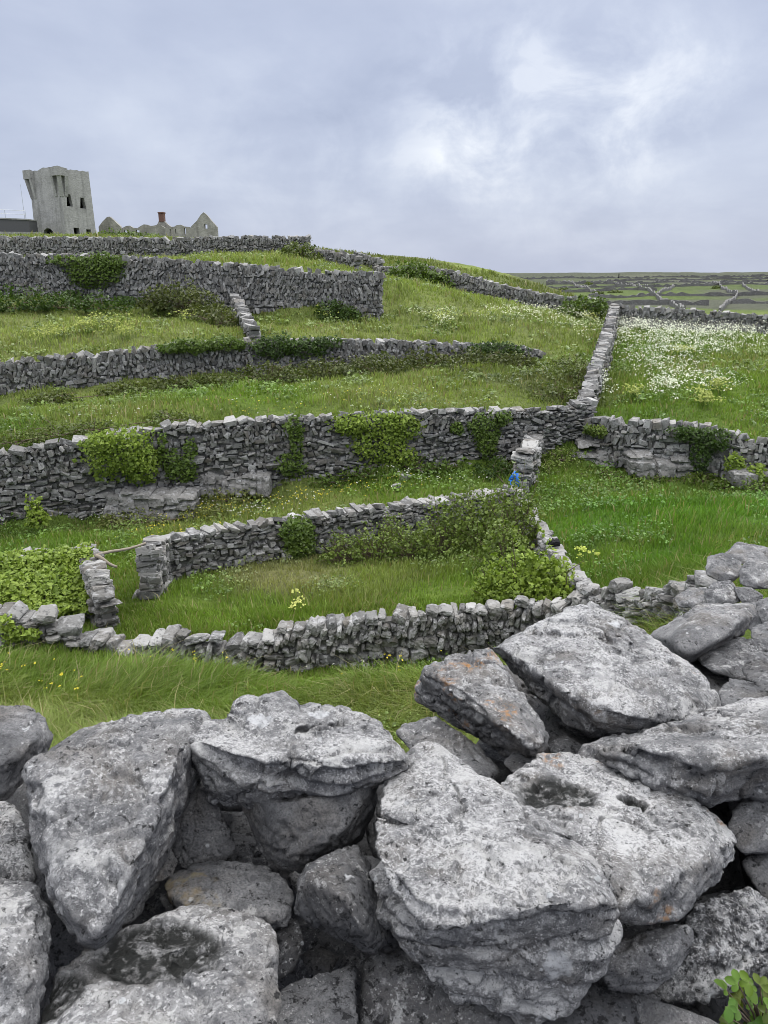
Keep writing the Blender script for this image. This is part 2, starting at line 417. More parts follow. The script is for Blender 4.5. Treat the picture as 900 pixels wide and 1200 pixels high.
def sward(x, y):
    out = np.empty((len(x), 3))
    lx, ly = np.asarray(x) / (np.abs(y) + 6), np.log(np.abs(y) + 6)
    px, py = tp[:, 0] / (tp[:, 1] + 6), np.log(tp[:, 1] + 6)
    for i in range(0, len(x), 20000):
        d2 = (lx[i:i + 20000, None] - px) ** 2 + ((ly[i:i + 20000, None] - py) * 1.3) ** 2
        w = 1 / (d2 + 2e-4) ** 2
        out[i:i + 20000] = (w @ tcs) / w.sum(1, keepdims=True)
    return out
idx = np.arange(NY * NX).reshape(NY, NX)
quads = np.stack([idx[:-1, :-1], idx[:-1, 1:], idx[1:, 1:], idx[1:, :-1]], -1).reshape(-1, 4)
gcol = sward(fx, fy) * np.array([.62, .62, .7])[None]
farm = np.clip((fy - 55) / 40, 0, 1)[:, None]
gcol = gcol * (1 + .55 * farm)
soil = (1 - sstep(3.0, 6.0, fy))[:, None]; gcol = gcol * (1 - soil) + np.array([.05, .045, .035])[None] * soil
patch = n2(fx, fy, .022, 9.3); kk = (sstep(110, 150, fy) * sstep(.54, .64, patch))[:, None]
gcol = gcol * (1 - kk) + np.array([.085, .092, .068])[None] * kk
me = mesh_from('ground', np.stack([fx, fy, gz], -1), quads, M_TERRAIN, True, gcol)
tag(link('ground', me), 'sloping green meadow ground stepping up in terraces to the hill', 'ground', kind='structure')

# ------------------------------------------------------------------ stone shapes
def hull(pts):
    bm = bmesh.new()
    for p in pts: bm.verts.new(p)
    bmesh.ops.convex_hull(bm, input=bm.verts)
    bmesh.ops.delete(bm, geom=[v for v in bm.verts if not v.link_faces], context='VERTS')
    return bm
def hull_arrays(pts):
    bm = hull(pts); bmesh.ops.triangulate(bm, faces=bm.faces); bmesh.ops.recalc_face_normals(bm, faces=bm.faces)
    bm.verts.index_update()
    v = np.array([x.co[:] for x in bm.verts]); f = np.array([[q.index for q in t.verts] for t in bm.faces]); bm.free()
    return v, f
ICO = {}
def ico(n):
    if n not in ICO:
        bm = bmesh.new(); bmesh.ops.create_icosphere(bm, subdivisions=n, radius=1)
        v = np.array([x.co[:] for x in bm.verts]); v /= np.linalg.norm(v, axis=1)[:, None]
        ICO[n] = (v, np.array([[q.index for q in t.verts] for t in bm.faces])); bm.free()
    return ICO[n]
def planes(pts, c, merge=.985):
    v, f = hull_arrays(np.asarray(pts) - c)
    n = np.cross(v[f[:, 1]] - v[f[:, 0]], v[f[:, 2]] - v[f[:, 0]]); a = np.linalg.norm(n, axis=1); n = n / (a[:, None] + 1e-12)
    h = np.einsum('ij,ij->i', n, v[f[:, 0]]); n[h < 0] *= -1; h = np.abs(h)
    keep = []
    for i in np.argsort(-a):
        if all(n[i] @ n[k] < merge for k in keep): keep.append(i)
    return n[keep], np.maximum(h[keep], 1e-3)
def star(dirs, hulls, c, p=22.):
    r = None
    for pts in hulls:
        n, h = planes(pts, c)
        q = np.clip(dirs @ (n / h[:, None]).T, 0, None)
        m = q.max(1); rr = 1 / (m * ((q / m[:, None]) ** p).sum(1) ** (1 / p))
        r = rr if r is None else np.maximum(r, rr)
    return r

def lib_simple(n, rng):
    out = []
    for _ in range(n):
        pts = []
        for sx in (-1, 1):
            for sy in (-1, 1):
                for sz in (-1, 1):
                    base = np.array([sx, sy, sz]) * .5
                    for _k in range(rng.integers(1, 4)):
                        pts.append(base * (1 - rng.random(3) ** 1.3 * np.array([.62, .3, .62])))
        out.append(hull_arrays(np.array(pts)))
    return out
def lib_round(n, rng, sub=2):
    d, f = ico(sub); out = []
    for k, (v, ff) in enumerate(lib_simple(n, rng)):
        r = star(d, [v], np.zeros(3), 34)
        q = d * r[:, None]
        q = q * (1 + .16 * fbm(q * 3.2 + 31 * k, 3)[:, None] - .06 * sstep(.55, .8, vnoise(q * 7 + k * 3))[:, None])
        out.append((q, f))
    return out
LR = np.random.default_rng(5)
LIB_S = lib_simple(40, LR)
LIB_R = lib_round(36, LR, 3)

def rotm(ax, ay, az):
    cx, sx, cy, sy, cz, sz = math.cos(ax), math.sin(ax), math.cos(ay), math.sin(ay), math.cos(az), math.sin(az)
    return np.array([[cz, -sz, 0], [sz, cz, 0], [0, 0, 1]]) @ np.array([[cy, 0, sy], [0, 1, 0], [-sy, 0, cy]]) @ np.array([[1, 0, 0], [0, cx, -sx], [0, sx, cx]])

def stone_wall(key, label, sw=.30, sh=.13, th=.55, upright=0.0, cope=(.26, .24, .5), near=False, seed=1, jag=.06, bright=0, each_cope=False, cope_tilt=.25):
    """dry stone wall: courses of single stones on a path, an upper part of upright slabs, and a coping row"""
    rng = np.random.default_rng(seed); lib = LIB_R if near else LIB_S
    w = W[key]
    base = np.array([P(p[0], p[2], p[3]) for p in w]); topz = np.array([P(p[0], p[1], p[3])[2] for p in w])
    seg = np.linalg.norm(np.diff(base[:, :2], axis=0), axis=1); s = np.concatenate([[0], np.cumsum(seg)]); L = s[-1]
    fx_ = lambda t: np.interp(t, s, base[:, 0]); fy_ = lambda t: np.interp(t, s, base[:, 1])
    def zb(t): return min(float(np.interp(t, s, base[:, 2])), float(terr(fx_(t), fy_(t)))) - .06
    zt = lambda t: float(np.interp(t, s, topz))
    def frame(t):
        e = .12
        dx, dy = fx_(min(t + e, L)) - fx_(max(t - e, 0)), fy_(min(t + e, L)) - fy_(max(t - e, 0))
        return math.atan2(dy, dx)
    mid = np.array([fx_(L / 2), fy_(L / 2), zb(L / 2)])
    root = empty('dry_stone_wall', mid, label, 'stone wall', 'dry stone field walls')
    A, C = Acc(), Acc()
    def put(acc, t, z, size, roll, lean, out, c):
        yaw = frame(t) + rng.normal(0, .10)
        v, f = lib[rng.integers(len(lib))]
        v = v * np.array(size) * rng.choice([-1, 1], 1)
        R = rotm(lean, roll, 0)
        v = v @ R.T
        ca, sa = math.cos(yaw), math.sin(yaw)
        v = np.stack([v[:, 0] * ca - v[:, 1] * sa, v[:, 0] * sa + v[:, 1] * ca, v[:, 2]], -1)
        nx, ny = -sa, ca
        acc.add(v + np.array([fx_(t) + nx * out, fy_(t) + ny * out, z]), f if True else f, c)
    def shade():
        return np.array([np.clip(rng.beta(1.5, 2.1) + bright, 0, 1), max(0, rng.normal(.25, .3)), rng.random()])
    ch = cope[1]
    # courses
    tcur = 0.0; z0 = 0.0; H = max(.15, float(np.mean([zt(t) - zb(t) for t in np.linspace(0, L, 12)])) - ch * .8)
    nrow = max(1, int(round(H / sh)))
    rel = np.cumsum(rng.uniform(.45, 1.55, nrow)); rel = np.concatenate([[0], rel / rel[-1]])
    for k in range(nrow):
        t = rng.uniform(-.3, 0) * sw
        while t < L:
            hh = rel[k + 1] - rel[k]
            wv = sw * rng.choice([.45, .7, 1.0, 1.6], p=[.3, .3, .27, .13]) * rng.uniform(.8, 1.2)
            tc = min(max(t + wv / 2, 0), L)
            Hs = max(.1, zt(tc) - zb(tc) - ch * .8)
            zc = zb(tc) + Hs * (rel[k] + rel[k + 1]) / 2 + rng.normal(0, .012) + Hs * .02 * math.sin(tc * 1.7 + k)
            h = hh * Hs
            if t > L - sw * .3: break
            up = upright and (rel[k] + .15 * math.sin(tc * .9 + seed) + .1 * rng.normal()) > 1 - upright
            if up:
                # two or three slabs on edge share the place
                n = max(1, int(round(wv / (.45 * sh + .06)))); ww = wv / n
                tilt = .35 * math.sin(tc * .7 + seed * 2.1)
                for i in range(n):
                    put(A, min(max(t + ww * (i + .5), 0), L), zc + rng.normal(0, .02), (ww * rng.uniform(.95, 1.3), th * rng.uniform(.8, 1.1), h * rng.uniform(1.0, 1.9)), tilt + rng.normal(0, .30), rng.normal(0, .10), rng.normal(0, .05), shade())
            else:
                put(A, tc, zc, (wv * 1.10, th * rng.uniform(.82, 1.1), h * rng.uniform(1.0, 1.3)), rng.normal(0, .17), rng.normal(0, .12), rng.normal(0, .045), shade())
            t += wv
    # a rubble core so that no daylight shows through the joints
    core_t = np.linspace(0.02, L - .02, max(4, int(L / .4)))
    vs = []; fs = []
    for i, t in enumerate(core_t):
        a = frame(t); nx, ny = -math.sin(a) * th * .22, math.cos(a) * th * .22
        x, y, zl, zh = fx_(t), fy_(t), zb(t) - .1, zt(t) - ch * .9
        vs += [(x - nx, y - ny, zl), (x + nx, y + ny, zl), (x + nx, y + ny, max(zh, zl + .1)), (x - nx, y - ny, max(zh, zl + .1))]
        if i:
            o = 4 * i; q = o - 4
            for a_, b_ in ((0, 1), (1, 2), (2, 3), (3, 0)): fs += [(q + a_, q + b_, o + b_), (q + a_, o + b_, o + a_)]
    fs += [(0, 2, 1), (0, 3, 2), (o, o + 1, o + 2), (o, o + 2, o + 3)]
    A.add(vs, fs, (.15, .2, .5))
    # coping
    t = 0.0; n = 0
    while t < L:
        wv = cope[0] * rng.uniform(.55, 1.5); tc = min(t + wv / 2, L)
        hv = ch * rng.uniform(.7, 1.35)
        c = shade(); c[0] = min(1, c[0] + .05)
        tgt = C
        if each_cope and n < 100: tgt = Acc()
        put(tgt, tc, zt(tc) - hv * .46 + rng.normal(0, jag * .4), (wv * 1.15, cope[2] * rng.uniform(.8, 1.15), hv * 1.15),
            rng.normal(0, cope_tilt), rng.normal(0, .15), rng.normal(0, .04), c)
        if tgt is not C:
            tgt.build('coping_stone', M_WALL, root, False, mid).location = (0, 0, 0)
        n += 1; t += wv * (1.0 if rng.random() > .13 else 1.9)
    A.build('stone_courses', M_WALL, root, False, mid)
    if C.n: C.build('coping', M_WALL, root, False, mid)
    return root
Acc_build = Acc.build

# children keep world positions: the mesh is stored relative to the wall's empty
stone_wall('front', 'low grey dry stone wall of upright stones crossing the valley in front of the pens', .21, .11, .5, .5, (.20, .17, .45), True, 3, .10, each_cope=True)
stone_wall('tumble', 'half tumbled low run of loose stones left of the valley wall', .22, .15, .5, .6, (.24, .20, .5), True, 4, .12, each_cope=True)
stone_wall('pen_front', 'short low wall with big rounded stones in front of the ivy covered pen', .28, .13, .5, 0, (.32, .2, .5), True, 5, .10, .05, each_cope=True)
stone_wall('pen_back', 'pen wall almost hidden under bright ivy at the left edge', .3, .15, .5, 0, (.3, .2, .5), False, 6)
stone_wall('pen_side', 'crumbling pen wall running towards the viewer beside the wooden pole', .26, .14, .45, 0, (.28, .18, .5), True, 7, .16)
stone_wall('corner', 'wall with a squared free end and a corner, ivy and brambles along its foot', .22, .095, .5, 0, (.22, .12, .5), False, 8, .05, .02)
stone_wall('spine', 'narrow wall running down past the bright green bush to the valley wall', .26, .12, .32, 0, (.26, .13, .34), True, 9, .05, .08)
stone_wall('terrace', 'tall long retaining wall with ivy cushions and rock ledges at its foot', .30, .11, .6, .12, (.28, .15, .6), False, 10, .06)
stone_wall('pier', 'stubby wall end standing out from the tall wall beside the blue gate', .42, .15, .62, 0, (.5, .16, .6), True, 12, .03, .1)
stone_wall('right', 'wall above the lush right hand field with pale rock ledges beneath it', .30, .14, .55, .30, (.24, .26, .5), False, 13, .06, .08)
stone_wall('rising', 'wall climbing the slope straight up towards the small tree tuft', .32, .15, .6, .3, (.24, .24, .55), False, 14, .09, .05)
stone_wall('parsley', 'wall along the upper edge of the white flowering field', .28, .18, .5, .8, (.26, .28, .5), False, 15, .06, .02)
stone_wall('mid', 'wall of upright slabs halfway up the hill with creeper on its crest', .26, .17, .5, .75, (.24, .24, .5), False, 16, .07, .02)
stone_wall('upper', 'high wall of slanting slabs below the ruins with a dark ivy patch', .28, .19, .55, .85, (.26, .28, .5), False, 17, .07, .02)
stone_wall('spur', 'short broken wall running downhill between two terraces', .34, .17, .6, .3, (.34, .22, .6), False, 18, .06, .14)
stone_wall('ridge', 'wall descending along the hill shoulder towards the right', .34, .18, .55, .5, (.3, .26, .5), False, 19, .08)
stone_wall('top', 'topmost wall under the tower and the ruined house', .30, .18, .6, .4, (.3, .26, .6), False, 20, .06)
stone_wall('step', 'short wall stepping down from the end of the topmost wall', .34, .18, .6, .3, (.3, .26, .6), False, 21, .08)
stone_wall('knoll', 'low broken wall on the grassy knoll against the sky', .34, .18, .6, .3, (.34, .3, .6), False, 22, .14)

# ------------------------------------------------------------------ boulders of the near wall
def boulder(label, outline, ridge=None, t=.6, sub=6, dark=.0, lich=.5, oran=0., seed=1, strata=.6, bed=(0.1, -.25, 1), extra=(), basins=(), stains=(), cracks=(), p=44., rough=1., group='boulders of the near wall', name='boulder', bulge=.16):
    """outline / ridge: (u, v, d) points of the seen face; the back is closed off behind them"""
    o3 = np.array([P(*q) for q in outline]); c = o3.mean(0)
    size = np.linalg.norm(o3 - c, axis=1).mean()
    away = c / np.linalg.norm(c)
    back = (o3 - c) * .78 + c + away * t * size * 1.3
    front = [np.array(P(*q)) for q in ridge] if ridge else [c + (q - c) * .62 - away * bulge * size for q in o3]
    hulls = [np.concatenate([o3, back, np.array(front)])]
    for ex in extra:
        e3 = np.array([P(*q) for q in ex]); ec = e3.mean(0)
        hulls.append(np.concatenate([e3, (e3 - ec) * .8 + ec + away * t * size * 1.5, (hulls[0] - c) * .25 + c]))
    ctr = hulls[0].mean(0)
    d, f = ico(sub)
    crng = np.random.default_rng(seed * 7 + 1)
    r = star(d, hulls, ctr, p) * 1.035
    # broken corners: planes that shave the hull here and there
    for _ in range(18):
        cn = crng.normal(0, 1, 3); cn /= np.linalg.norm(cn); sup = (d * r[:, None] @ cn).max()
        hh = sup * crng.uniform(.935, .99); dn = d @ cn
        r = np.where(dn > 1e-3, np.minimum(r, hh / np.maximum(dn, 1e-3)), r)
    v = d * r[:, None]
    def normals(v):
        fn = np.cross(v[f[:, 1]] - v[f[:, 0]], v[f[:, 2]] - v[f[:, 0]])
        n = np.zeros_like(v)
        for k in range(3):
            for a in range(3): n[:, a] += np.bincount(f[:, k], fn[:, a], len(v))
        return n / (np.linalg.norm(n, axis=1)[:, None] + 1e-12)
    n = normals(v); k = size / .2; s0 = seed * 13.7
    q = v / k + s0
    bd = np.array(bed, float); bd /= np.linalg.norm(bd)
    side = 1 - np.abs(n @ bd)
    dsp = .005 * fbm(q * 5.5, 3) + .005 * (np.abs(fbm(q * 11 + 5, 4)) * 2 - .5) + .004 * fbm(q * 30, 2)
    rd = 1 - np.abs(fbm(q * 9 + 40, 3)) * 2
    dsp += -.010 * sstep(.78, 1.0, rd)                       # clefts
    lay = (v / k) @ bd * 52 + 1.6 * fbm(q * 4, 2) * 2
    ly = vnoise(np.stack([lay, np.full(len(v), s0), q[:, 0] * 2.2], -1))
    dsp += strata * .020 * (sstep(.30, .62, ly) - .6) * side
    pit = vnoise(q * 46 + 9)
    dsp -= .008 * sstep(.80, .95, pit)
    v = v + n * (dsp * k * rough)[:, None]
    n = normals(v); q = v / k + s0
    fine = .0042 * fbm(q * 42, 3) - .0045 * sstep(.70, .86, vnoise(q * 70)) + .0022 * fbm(q * 110, 2)
    v = v + n * (fine * k * rough)[:, None]
    w3 = v + ctr; fwd = w3[:, 1] * CT - w3[:, 2] * ST; upc = w3[:, 1] * ST + w3[:, 2] * CT
    pu, pv = 450 + F * w3[:, 0] / fwd, 600 - F * upc / fwd
    pu = pu + 7 * fbm(q * 8, 3); pv = pv + 7 * fbm(q * 8 + 50, 3); facing = np.einsum('ij,ij->i', n, w3) < 0
    for line, hw, dep in cracks:
        dm = np.full(len(v), 1e9)
        for (ua, va), (ub, vb) in zip(line[:-1], line[1:]):
            t_ = np.clip(((pu - ua) * (ub - ua) + (pv - va) * (vb - va)) / ((ub - ua) ** 2 + (vb - va) ** 2), 0, 1)
            dm = np.minimum(dm, np.hypot(pu - ua - t_ * (ub - ua), pv - va - t_ * (vb - va)))
        v = v - n * (dep * np.exp(-(dm / hw) ** 2) * facing * (.5 + vnoise(q * 14)))[:, None]
    col = np.zeros((len(v), 3))
    for (u, vv, dd, rad, dep) in basins:
        b = P(u, vv, dd) - ctr; dist = np.linalg.norm((v - b) * np.array([.8, 1.15, 1.0]), axis=1) * (1 + .35 * fbm(q * 7, 2))
        m = 1 - sstep(rad * .62, rad * .95, dist)
        v[:, 2] -= dep * m; col[:, 0] = np.maximum(col[:, 0], 1 - sstep(rad * .72, rad * 1.02, dist))
    for (u, vv, dd, rad, ch) in stains:
        b = P(u, vv, dd) - ctr; dist = np.linalg.norm(v - b, axis=1) * (1 + 1.1 * fbm(q * 11, 4))
        col[:, ch] = np.maximum(col[:, ch], 1 - sstep(rad * .85, rad, dist))
    me = mesh_from(name, v, f, M_BOULDER, True, col)
    o = link(name, me, None, ctr); o.color = (dark, lich, oran, 1)
    return tag(o, label, 'boulder', group)

def near_boulders():
    Z = -.97
    boulder('wedge shaped pale boulder pointing down beside the left edge, flat face up', [(26, 903, 1.29), (45, 885, 1.33), (92, 885, 1.34), (120, 868, 1.37), (165, 865, 1.38), (207, 868, 1.40), (233, 884, 1.52), (237, 902, 1.55), (216, 955, 1.52), (186, 1015, 1.40), (163, 1072, 1.24), (145, 1092, 1.15), (106, 1118, 1.06), (88, 1106, 1.04), (60, 1062, 1.08), (44, 1010, 1.14), (30, 930, 1.25)],
            [(212, 872, 1.36), (190, 935, 1.22), (170, 990, 1.12), (140, 1060, 1.015), (112, 1100, .985), (96, 1085, .99), (72, 1040, 1.04), (100, 890, 1.305), (50, 930, 1.215)], .8, 7, dark=.0, lich=.68, oran=.15, seed=1, strata=.45, bed=(.9, .1, .5), cracks=[([(160, 912), (172, 922), (168, 932)], 4, .012), ([(70, 915), (95, 905)], 4, .008)])
    boulder('blunt grey boulder at the left edge with grass behind it', [(-70, 832, 1.6), (0, 828, 1.6), (40, 831, 1.6), (58, 848, 1.58), (62, 866, 1.55), (50, 892, 1.5), (24, 912, 1.45), (0, 942, 1.38), (-70, 960, 1.35)],
            [(44, 866, 1.47), (0, 898, 1.37), (-60, 900, 1.35)], .8, dark=.05, lich=.3, seed=2, strata=.3)
    boulder('long low boulder lying behind the wedge shaped one, its ridge against the grass', [(52, 884, 1.7), (90, 859, 1.75), (125, 849, 1.78), (150, 838, 1.8), (215, 829, 1.82), (240, 830, 1.8), (253, 848, 1.75), (245, 880, 1.6), (180, 905, 1.55), (100, 905, 1.55)],
            [(120, 872, 1.62), (210, 850, 1.64)], .7, dark=.05, lich=.42, seed=3, strata=.4)
    boulder('big flat capstone with layered edge resting on a rounded block, centre left', [(225, 866, 1.44), (240, 848, 1.5), (275, 838, 1.55), (300, 832, 1.6), (390, 826, 1.62), (425, 836, 1.57), (460, 862, 1.47), (478, 880, 1.40), (474, 906, 1.42), (440, 917, 1.42), (395, 936, 1.41), (345, 946, 1.41), (290, 945, 1.42), (248, 938, 1.44), (238, 905, 1.45)],
            [(250, 880, 1.37), (345, 893, 1.32), (420, 896, 1.33), (470, 886, 1.365), (290, 925, 1.345), (400, 922, 1.34)], .55, 7, lich=.7, seed=4, strata=1.25, bed=(.12, -.12, 1), cracks=[([(345, 858), (380, 853), (417, 843)], 2.5, .02), ([(387, 884), (410, 879), (450, 880)], 2.5, .02), ([(333, 895), (350, 891), (375, 894)], 4, .03), ([(270, 938), (310, 920), (345, 908)], 2.5, .015), ([(425, 903), (476, 896)], 2.5, .02)],
            extra=[[(272, 842, 1.52), (284, 823, 1.57), (312, 814, 1.6), (334, 812, 1.62), (346, 822, 1.6), (352, 850, 1.5), (300, 862, 1.44)]], stains=[(305, 845, 1.50, .035, 2), (372, 836, 1.55, .028, 2)])
    boulder('smooth tan block tucked under the big flat capstone', [(276, 925, 1.45), (445, 912, 1.45), (440, 945, 1.43), (422, 988, 1.40), (382, 1010, 1.36), (350, 1026, 1.34), (318, 1014, 1.36), (298, 982, 1.40)],
            [(300, 940, 1.36), (420, 930, 1.36), (400, 975, 1.30), (345, 1005, 1.29), (320, 985, 1.32), (350, 940, 1.33)], .8, dark=.0, lich=.12, seed=5, strata=.2, cracks=[([(303, 990), (330, 1000), (345, 985), (335, 965)], 2, .012), ([(340, 1005), (375, 1005), (400, 985)], 2, .010)])
    boulder('dark block in the gap left of the tan block', [(200, 928, 1.46), (244, 922, 1.47), (258, 950, 1.44), (275, 985, 1.40), (272, 1008, 1.37), (215, 1018, 1.36), (196, 990, 1.40)], None, .8, 6, dark=.28, lich=.12, seed=6, strata=.3)
    boulder('flat mottled stone with a yellowish stain in the middle of the wall', [(195, 1028, 1.30), (230, 1012, 1.34), (270, 1008, 1.35), (310, 1015, 1.34), (340, 1035, 1.28), (346, 1060, 1.22), (336, 1086, 1.18), (310, 1092, 1.17), (230, 1080, 1.17), (195, 1056, 1.22)],
            [(230, 1030, 1.265), (300, 1030, 1.27), (310, 1075, 1.165), (240, 1068, 1.175)], .7, lich=.25, seed=7, strata=.4, stains=[(212, 1036, 1.25, .055, 1), (240, 1056, 1.2, .035, 1)])
    boulder('jagged dark blue grey stone with one white fleck, centre', [(350, 1025, 1.22), (365, 1010, 1.24), (395, 1000, 1.26), (418, 989, 1.28), (428, 1005, 1.26), (440, 1025, 1.24), (446, 1060, 1.19), (463, 1100, 1.14), (440, 1119, 1.11), (415, 1111, 1.11), (395, 1086, 1.13), (365, 1075, 1.14), (343, 1070, 1.15)],
            [(400, 1008, 1.19), (366, 1030, 1.12), (400, 1050, 1.06), (430, 1045, 1.12), (424, 1095, 1.03), (395, 1070, 1.07)], .8, dark=.5, lich=.08, seed=8, strata=.9, bed=(.4, -.3, .8), p=30, stains=[(389, 1032, 1.13, .012, 2), (364, 1027, 1.16, .010, 2)])
    boulder('huge flat topped boulder with an undercut front, at the centre', [(455, 905, 1.42), (474, 886, 1.48), (500, 864, 1.54), (545, 920, 1.40), (640, 960, 1.28), (700, 1005, 1.16), (726, 1062, 1.05), (640, 1066, 1.01), (570, 1080, .985), (495, 1082, .985), (458, 1035, 1.06), (445, 985, 1.18)],
            [(470, 940, 1.29), (560, 1000, 1.135), (680, 1050, 1.02), (500, 1060, 1.0), (600, 1050, 1.02)], .55, 7, lich=.9, oran=.28, cracks=[([(453, 958), (470, 965), (484, 966)], 2.5, .02), ([(450, 1100), (520, 1115), (580, 1105)], 3, .012), ([(610, 1110), (690, 1090)], 2.5, .01)], seed=9, strata=.9, bed=(.05, -.1, 1),
            extra=[[(493, 1088, 1.03), (570, 1082, 1.02), (640, 1068, 1.03), (726, 1064, 1.06), (731, 1095, 1.05), (702, 1130, 1.04), (662, 1188, 1.04), (622, 1204, 1.05), (590, 1152, 1.04), (516, 1166, 1.05), (494, 1140, 1.05), (474, 1100, 1.06), (443, 1070, 1.12), (440, 1020, 1.18)]], stains=[(648, 1120, 1.04, .026, 2)])
    boulder('broad boulder with a small dark water hollow in its top, right of centre', [(575, 926, 1.484), (600, 900, 1.547), (640, 882, 1.620), (682, 888, 1.620), (760, 922, 1.515), (830, 945, 1.463), (864, 985, 1.379), (867, 1006, 1.348), (830, 1046, 1.233), (795, 1076, 1.160), (740, 1082, 1.129), (700, 1076, 1.129), (640, 1010, 1.254)],
            [(640, 905, 1.515), (700, 1040, 1.139), (830, 1000, 1.264), (745, 1050, 1.108), (620, 950, 1.400)], .6, 7, lich=.85, oran=.62, cracks=[([(600, 905), (640, 925), (660, 915)], 3, .012), ([(700, 1060), (760, 1030)], 3, .01)], seed=10, strata=.6, bed=(.1, -.1, 1), basins=[(655, 938, 1.437, .088, .020), (650, 940, 1.421, .06, .012), (742, 942, 1.432, .038, .02)])
    boulder('long rounded boulder with pitted rim near the right edge', [(676, 881, 1.68), (700, 869, 1.70), (760, 853, 1.72), (820, 847, 1.74), (850, 848, 1.74), (905, 812, 1.95), (980, 800, 2.0), (980, 930, 1.55), (900, 916, 1.55), (870, 930, 1.53), (830, 946, 1.5), (760, 922, 1.53), (700, 902, 1.58)],
            [(720, 878, 1.58), (790, 880, 1.50), (850, 890, 1.46), (890, 880, 1.47), (830, 930, 1.44)], .6, 7, lich=.72, oran=.18, cracks=[([(728, 874), (760, 888), (790, 890), (818, 903)], 3, .025), ([(680, 885), (730, 893), (760, 908)], 3, .015), ([(860, 860), (900, 850)], 3, .01)], seed=11, strata=1.0, bed=(.1, -.1, 1))
    boulder('tilted slab with orange lichen leaning left over the grass', [(485, 808, 2.10), (503, 782, 2.06), (545, 765, 2.06), (572, 761, 2.06), (587, 775, 2.0), (616, 820, 1.86), (641, 867, 1.72), (636, 881, 1.72), (606, 894, 1.76), (560, 866, 1.88), (520, 838, 1.99), (490, 823, 2.08)],
            [(506, 790, 1.93), (535, 812, 1.80), (570, 838, 1.70), (626, 876, 1.60), (570, 772, 1.98)], .7, 7, dark=.0, lich=.62, oran=.78, seed=12, strata=.9, bed=(.55, -.15, .8), p=60, cracks=[([(500, 815), (540, 842), (580, 862)], 2.2, .014), ([(515, 812), (555, 838), (600, 872)], 2, .012), ([(530, 838), (570, 868)], 2, .012)])
    boulder('largest pale boulder with a sloping top and a white corner patch, by the tilted slab', [(580, 758, 2.20), (600, 748, 2.18), (640, 740, 2.2), (662, 712, 2.32), (697, 709, 2.34), (716, 716, 2.32), (745, 735, 2.25), (790, 765, 2.14), (830, 800, 2.03), (853, 836, 1.93), (845, 852, 1.92), (760, 860, 1.82), (690, 868, 1.82), (665, 850, 1.90), (630, 805, 2.06), (600, 786, 2.14)],
            [(594, 762, 2.06), (645, 796, 1.87), (700, 832, 1.73), (760, 842, 1.70), (690, 735, 2.15), (800, 815, 1.86)], .6, 7, dark=.0, lich=.72, oran=.45, seed=13, strata=.45, bed=(.35, -.2, .9), p=60, stains=[(722, 722, 2.2, .055, 2)], cracks=[([(590, 775), (640, 815), (690, 850)], 2.2, .014), ([(640, 745), (690, 742), (735, 760)], 3, .012), ([(835, 838), (846, 832)], 4, .015)])
    boulder('angular pale block leaning on darker stones at right', [(757, 745, 3.05), (800, 720, 3.15), (830, 707, 3.25), (880, 706, 3.25), (889, 722, 3.15), (870, 744, 3.0), (830, 756, 2.9), (806, 778, 2.78), (780, 768, 2.85)],
            [(822, 722, 2.93), (790, 748, 2.72), (806, 770, 2.68), (868, 724, 2.93), (850, 746, 2.80)], .8, 6, lich=.45, seed=14, strata=.3, p=80, rough=.7)
    boulder('flat dark grey stone under the angular pale block', [(812, 772, 2.75), (850, 748, 2.95), (900, 752, 2.95), (960, 760, 2.95), (960, 800, 2.7), (880, 803, 2.6), (830, 788, 2.62)], None, .7, 5, dark=.5, lich=.25, seed=15, p=60, strata=.6)
    boulder('small stone wedged above the right hand boulders', [(840, 812, 2.3), (855, 795, 2.4), (885, 800, 2.4), (902, 815, 2.3), (880, 842, 2.15), (850, 836, 2.15)], None, .8, 5, dark=.3, lich=.25, p=60, seed=16)
    boulder('block at the right edge above the long rounded boulder', [(868, 785, 2.5), (890, 765, 2.6), (960, 768, 2.6), (970, 825, 2.3), (905, 815, 2.3), (880, 805, 2.35)], None, .8, 5, dark=.45, lich=.25, p=60, seed=17)
    boulder('low stone filling the dip under the tilted slab', [(462, 856, 1.78), (480, 846, 1.82), (512, 840, 1.85), (560, 872, 1.78), (592, 908, 1.68), (560, 925, 1.6), (500, 905, 1.64)], None, .8, 5, dark=.05, lich=.45, seed=18, strata=.4)
    boulder('big stone with a black hollow in its top, bottom left', [(60, 1142, 1.0), (102, 1110, 1.06), (180, 1076, 1.12), (240, 1062, 1.16), (300, 1070, 1.16), (322, 1086, 1.13), (326, 1200, .93), (310, 1290, .8), (60, 1290, .8), (40, 1210, .9)],
            [(90, 1150, .97), (200, 1095, 1.07), (312, 1105, 1.07), (316, 1230, .84), (90, 1230, .85)], .7, 7, lich=.78, oran=.05, seed=19, strata=.4, basins=[(190, 1122, 1.035, .10, .016), (66, 1180, .95, .06, .01)])
    boulder('whitish stone cut by the left edge, second from the bottom', [(-80, 1022, 1.14), (0, 1030, 1.13), (45, 1038, 1.12), (58, 1070, 1.08), (58, 1140, .98), (36, 1200, .9), (20, 1280, .82), (-80, 1280, .82)],
            [(40, 1060, 1.06), (30, 1150, .93), (-20, 1080, 1.0)], .8, lich=.78, seed=20, strata=.3)
    boulder('rough speckled stone at the left edge under the blunt boulder', [(-60, 935, 1.36), (0, 938, 1.36), (18, 945, 1.35), (36, 985, 1.28), (44, 1032, 1.2), (0, 1036, 1.2), (-60, 1034, 1.2)], None, .8, 5, dark=.35, lich=.75, seed=21)
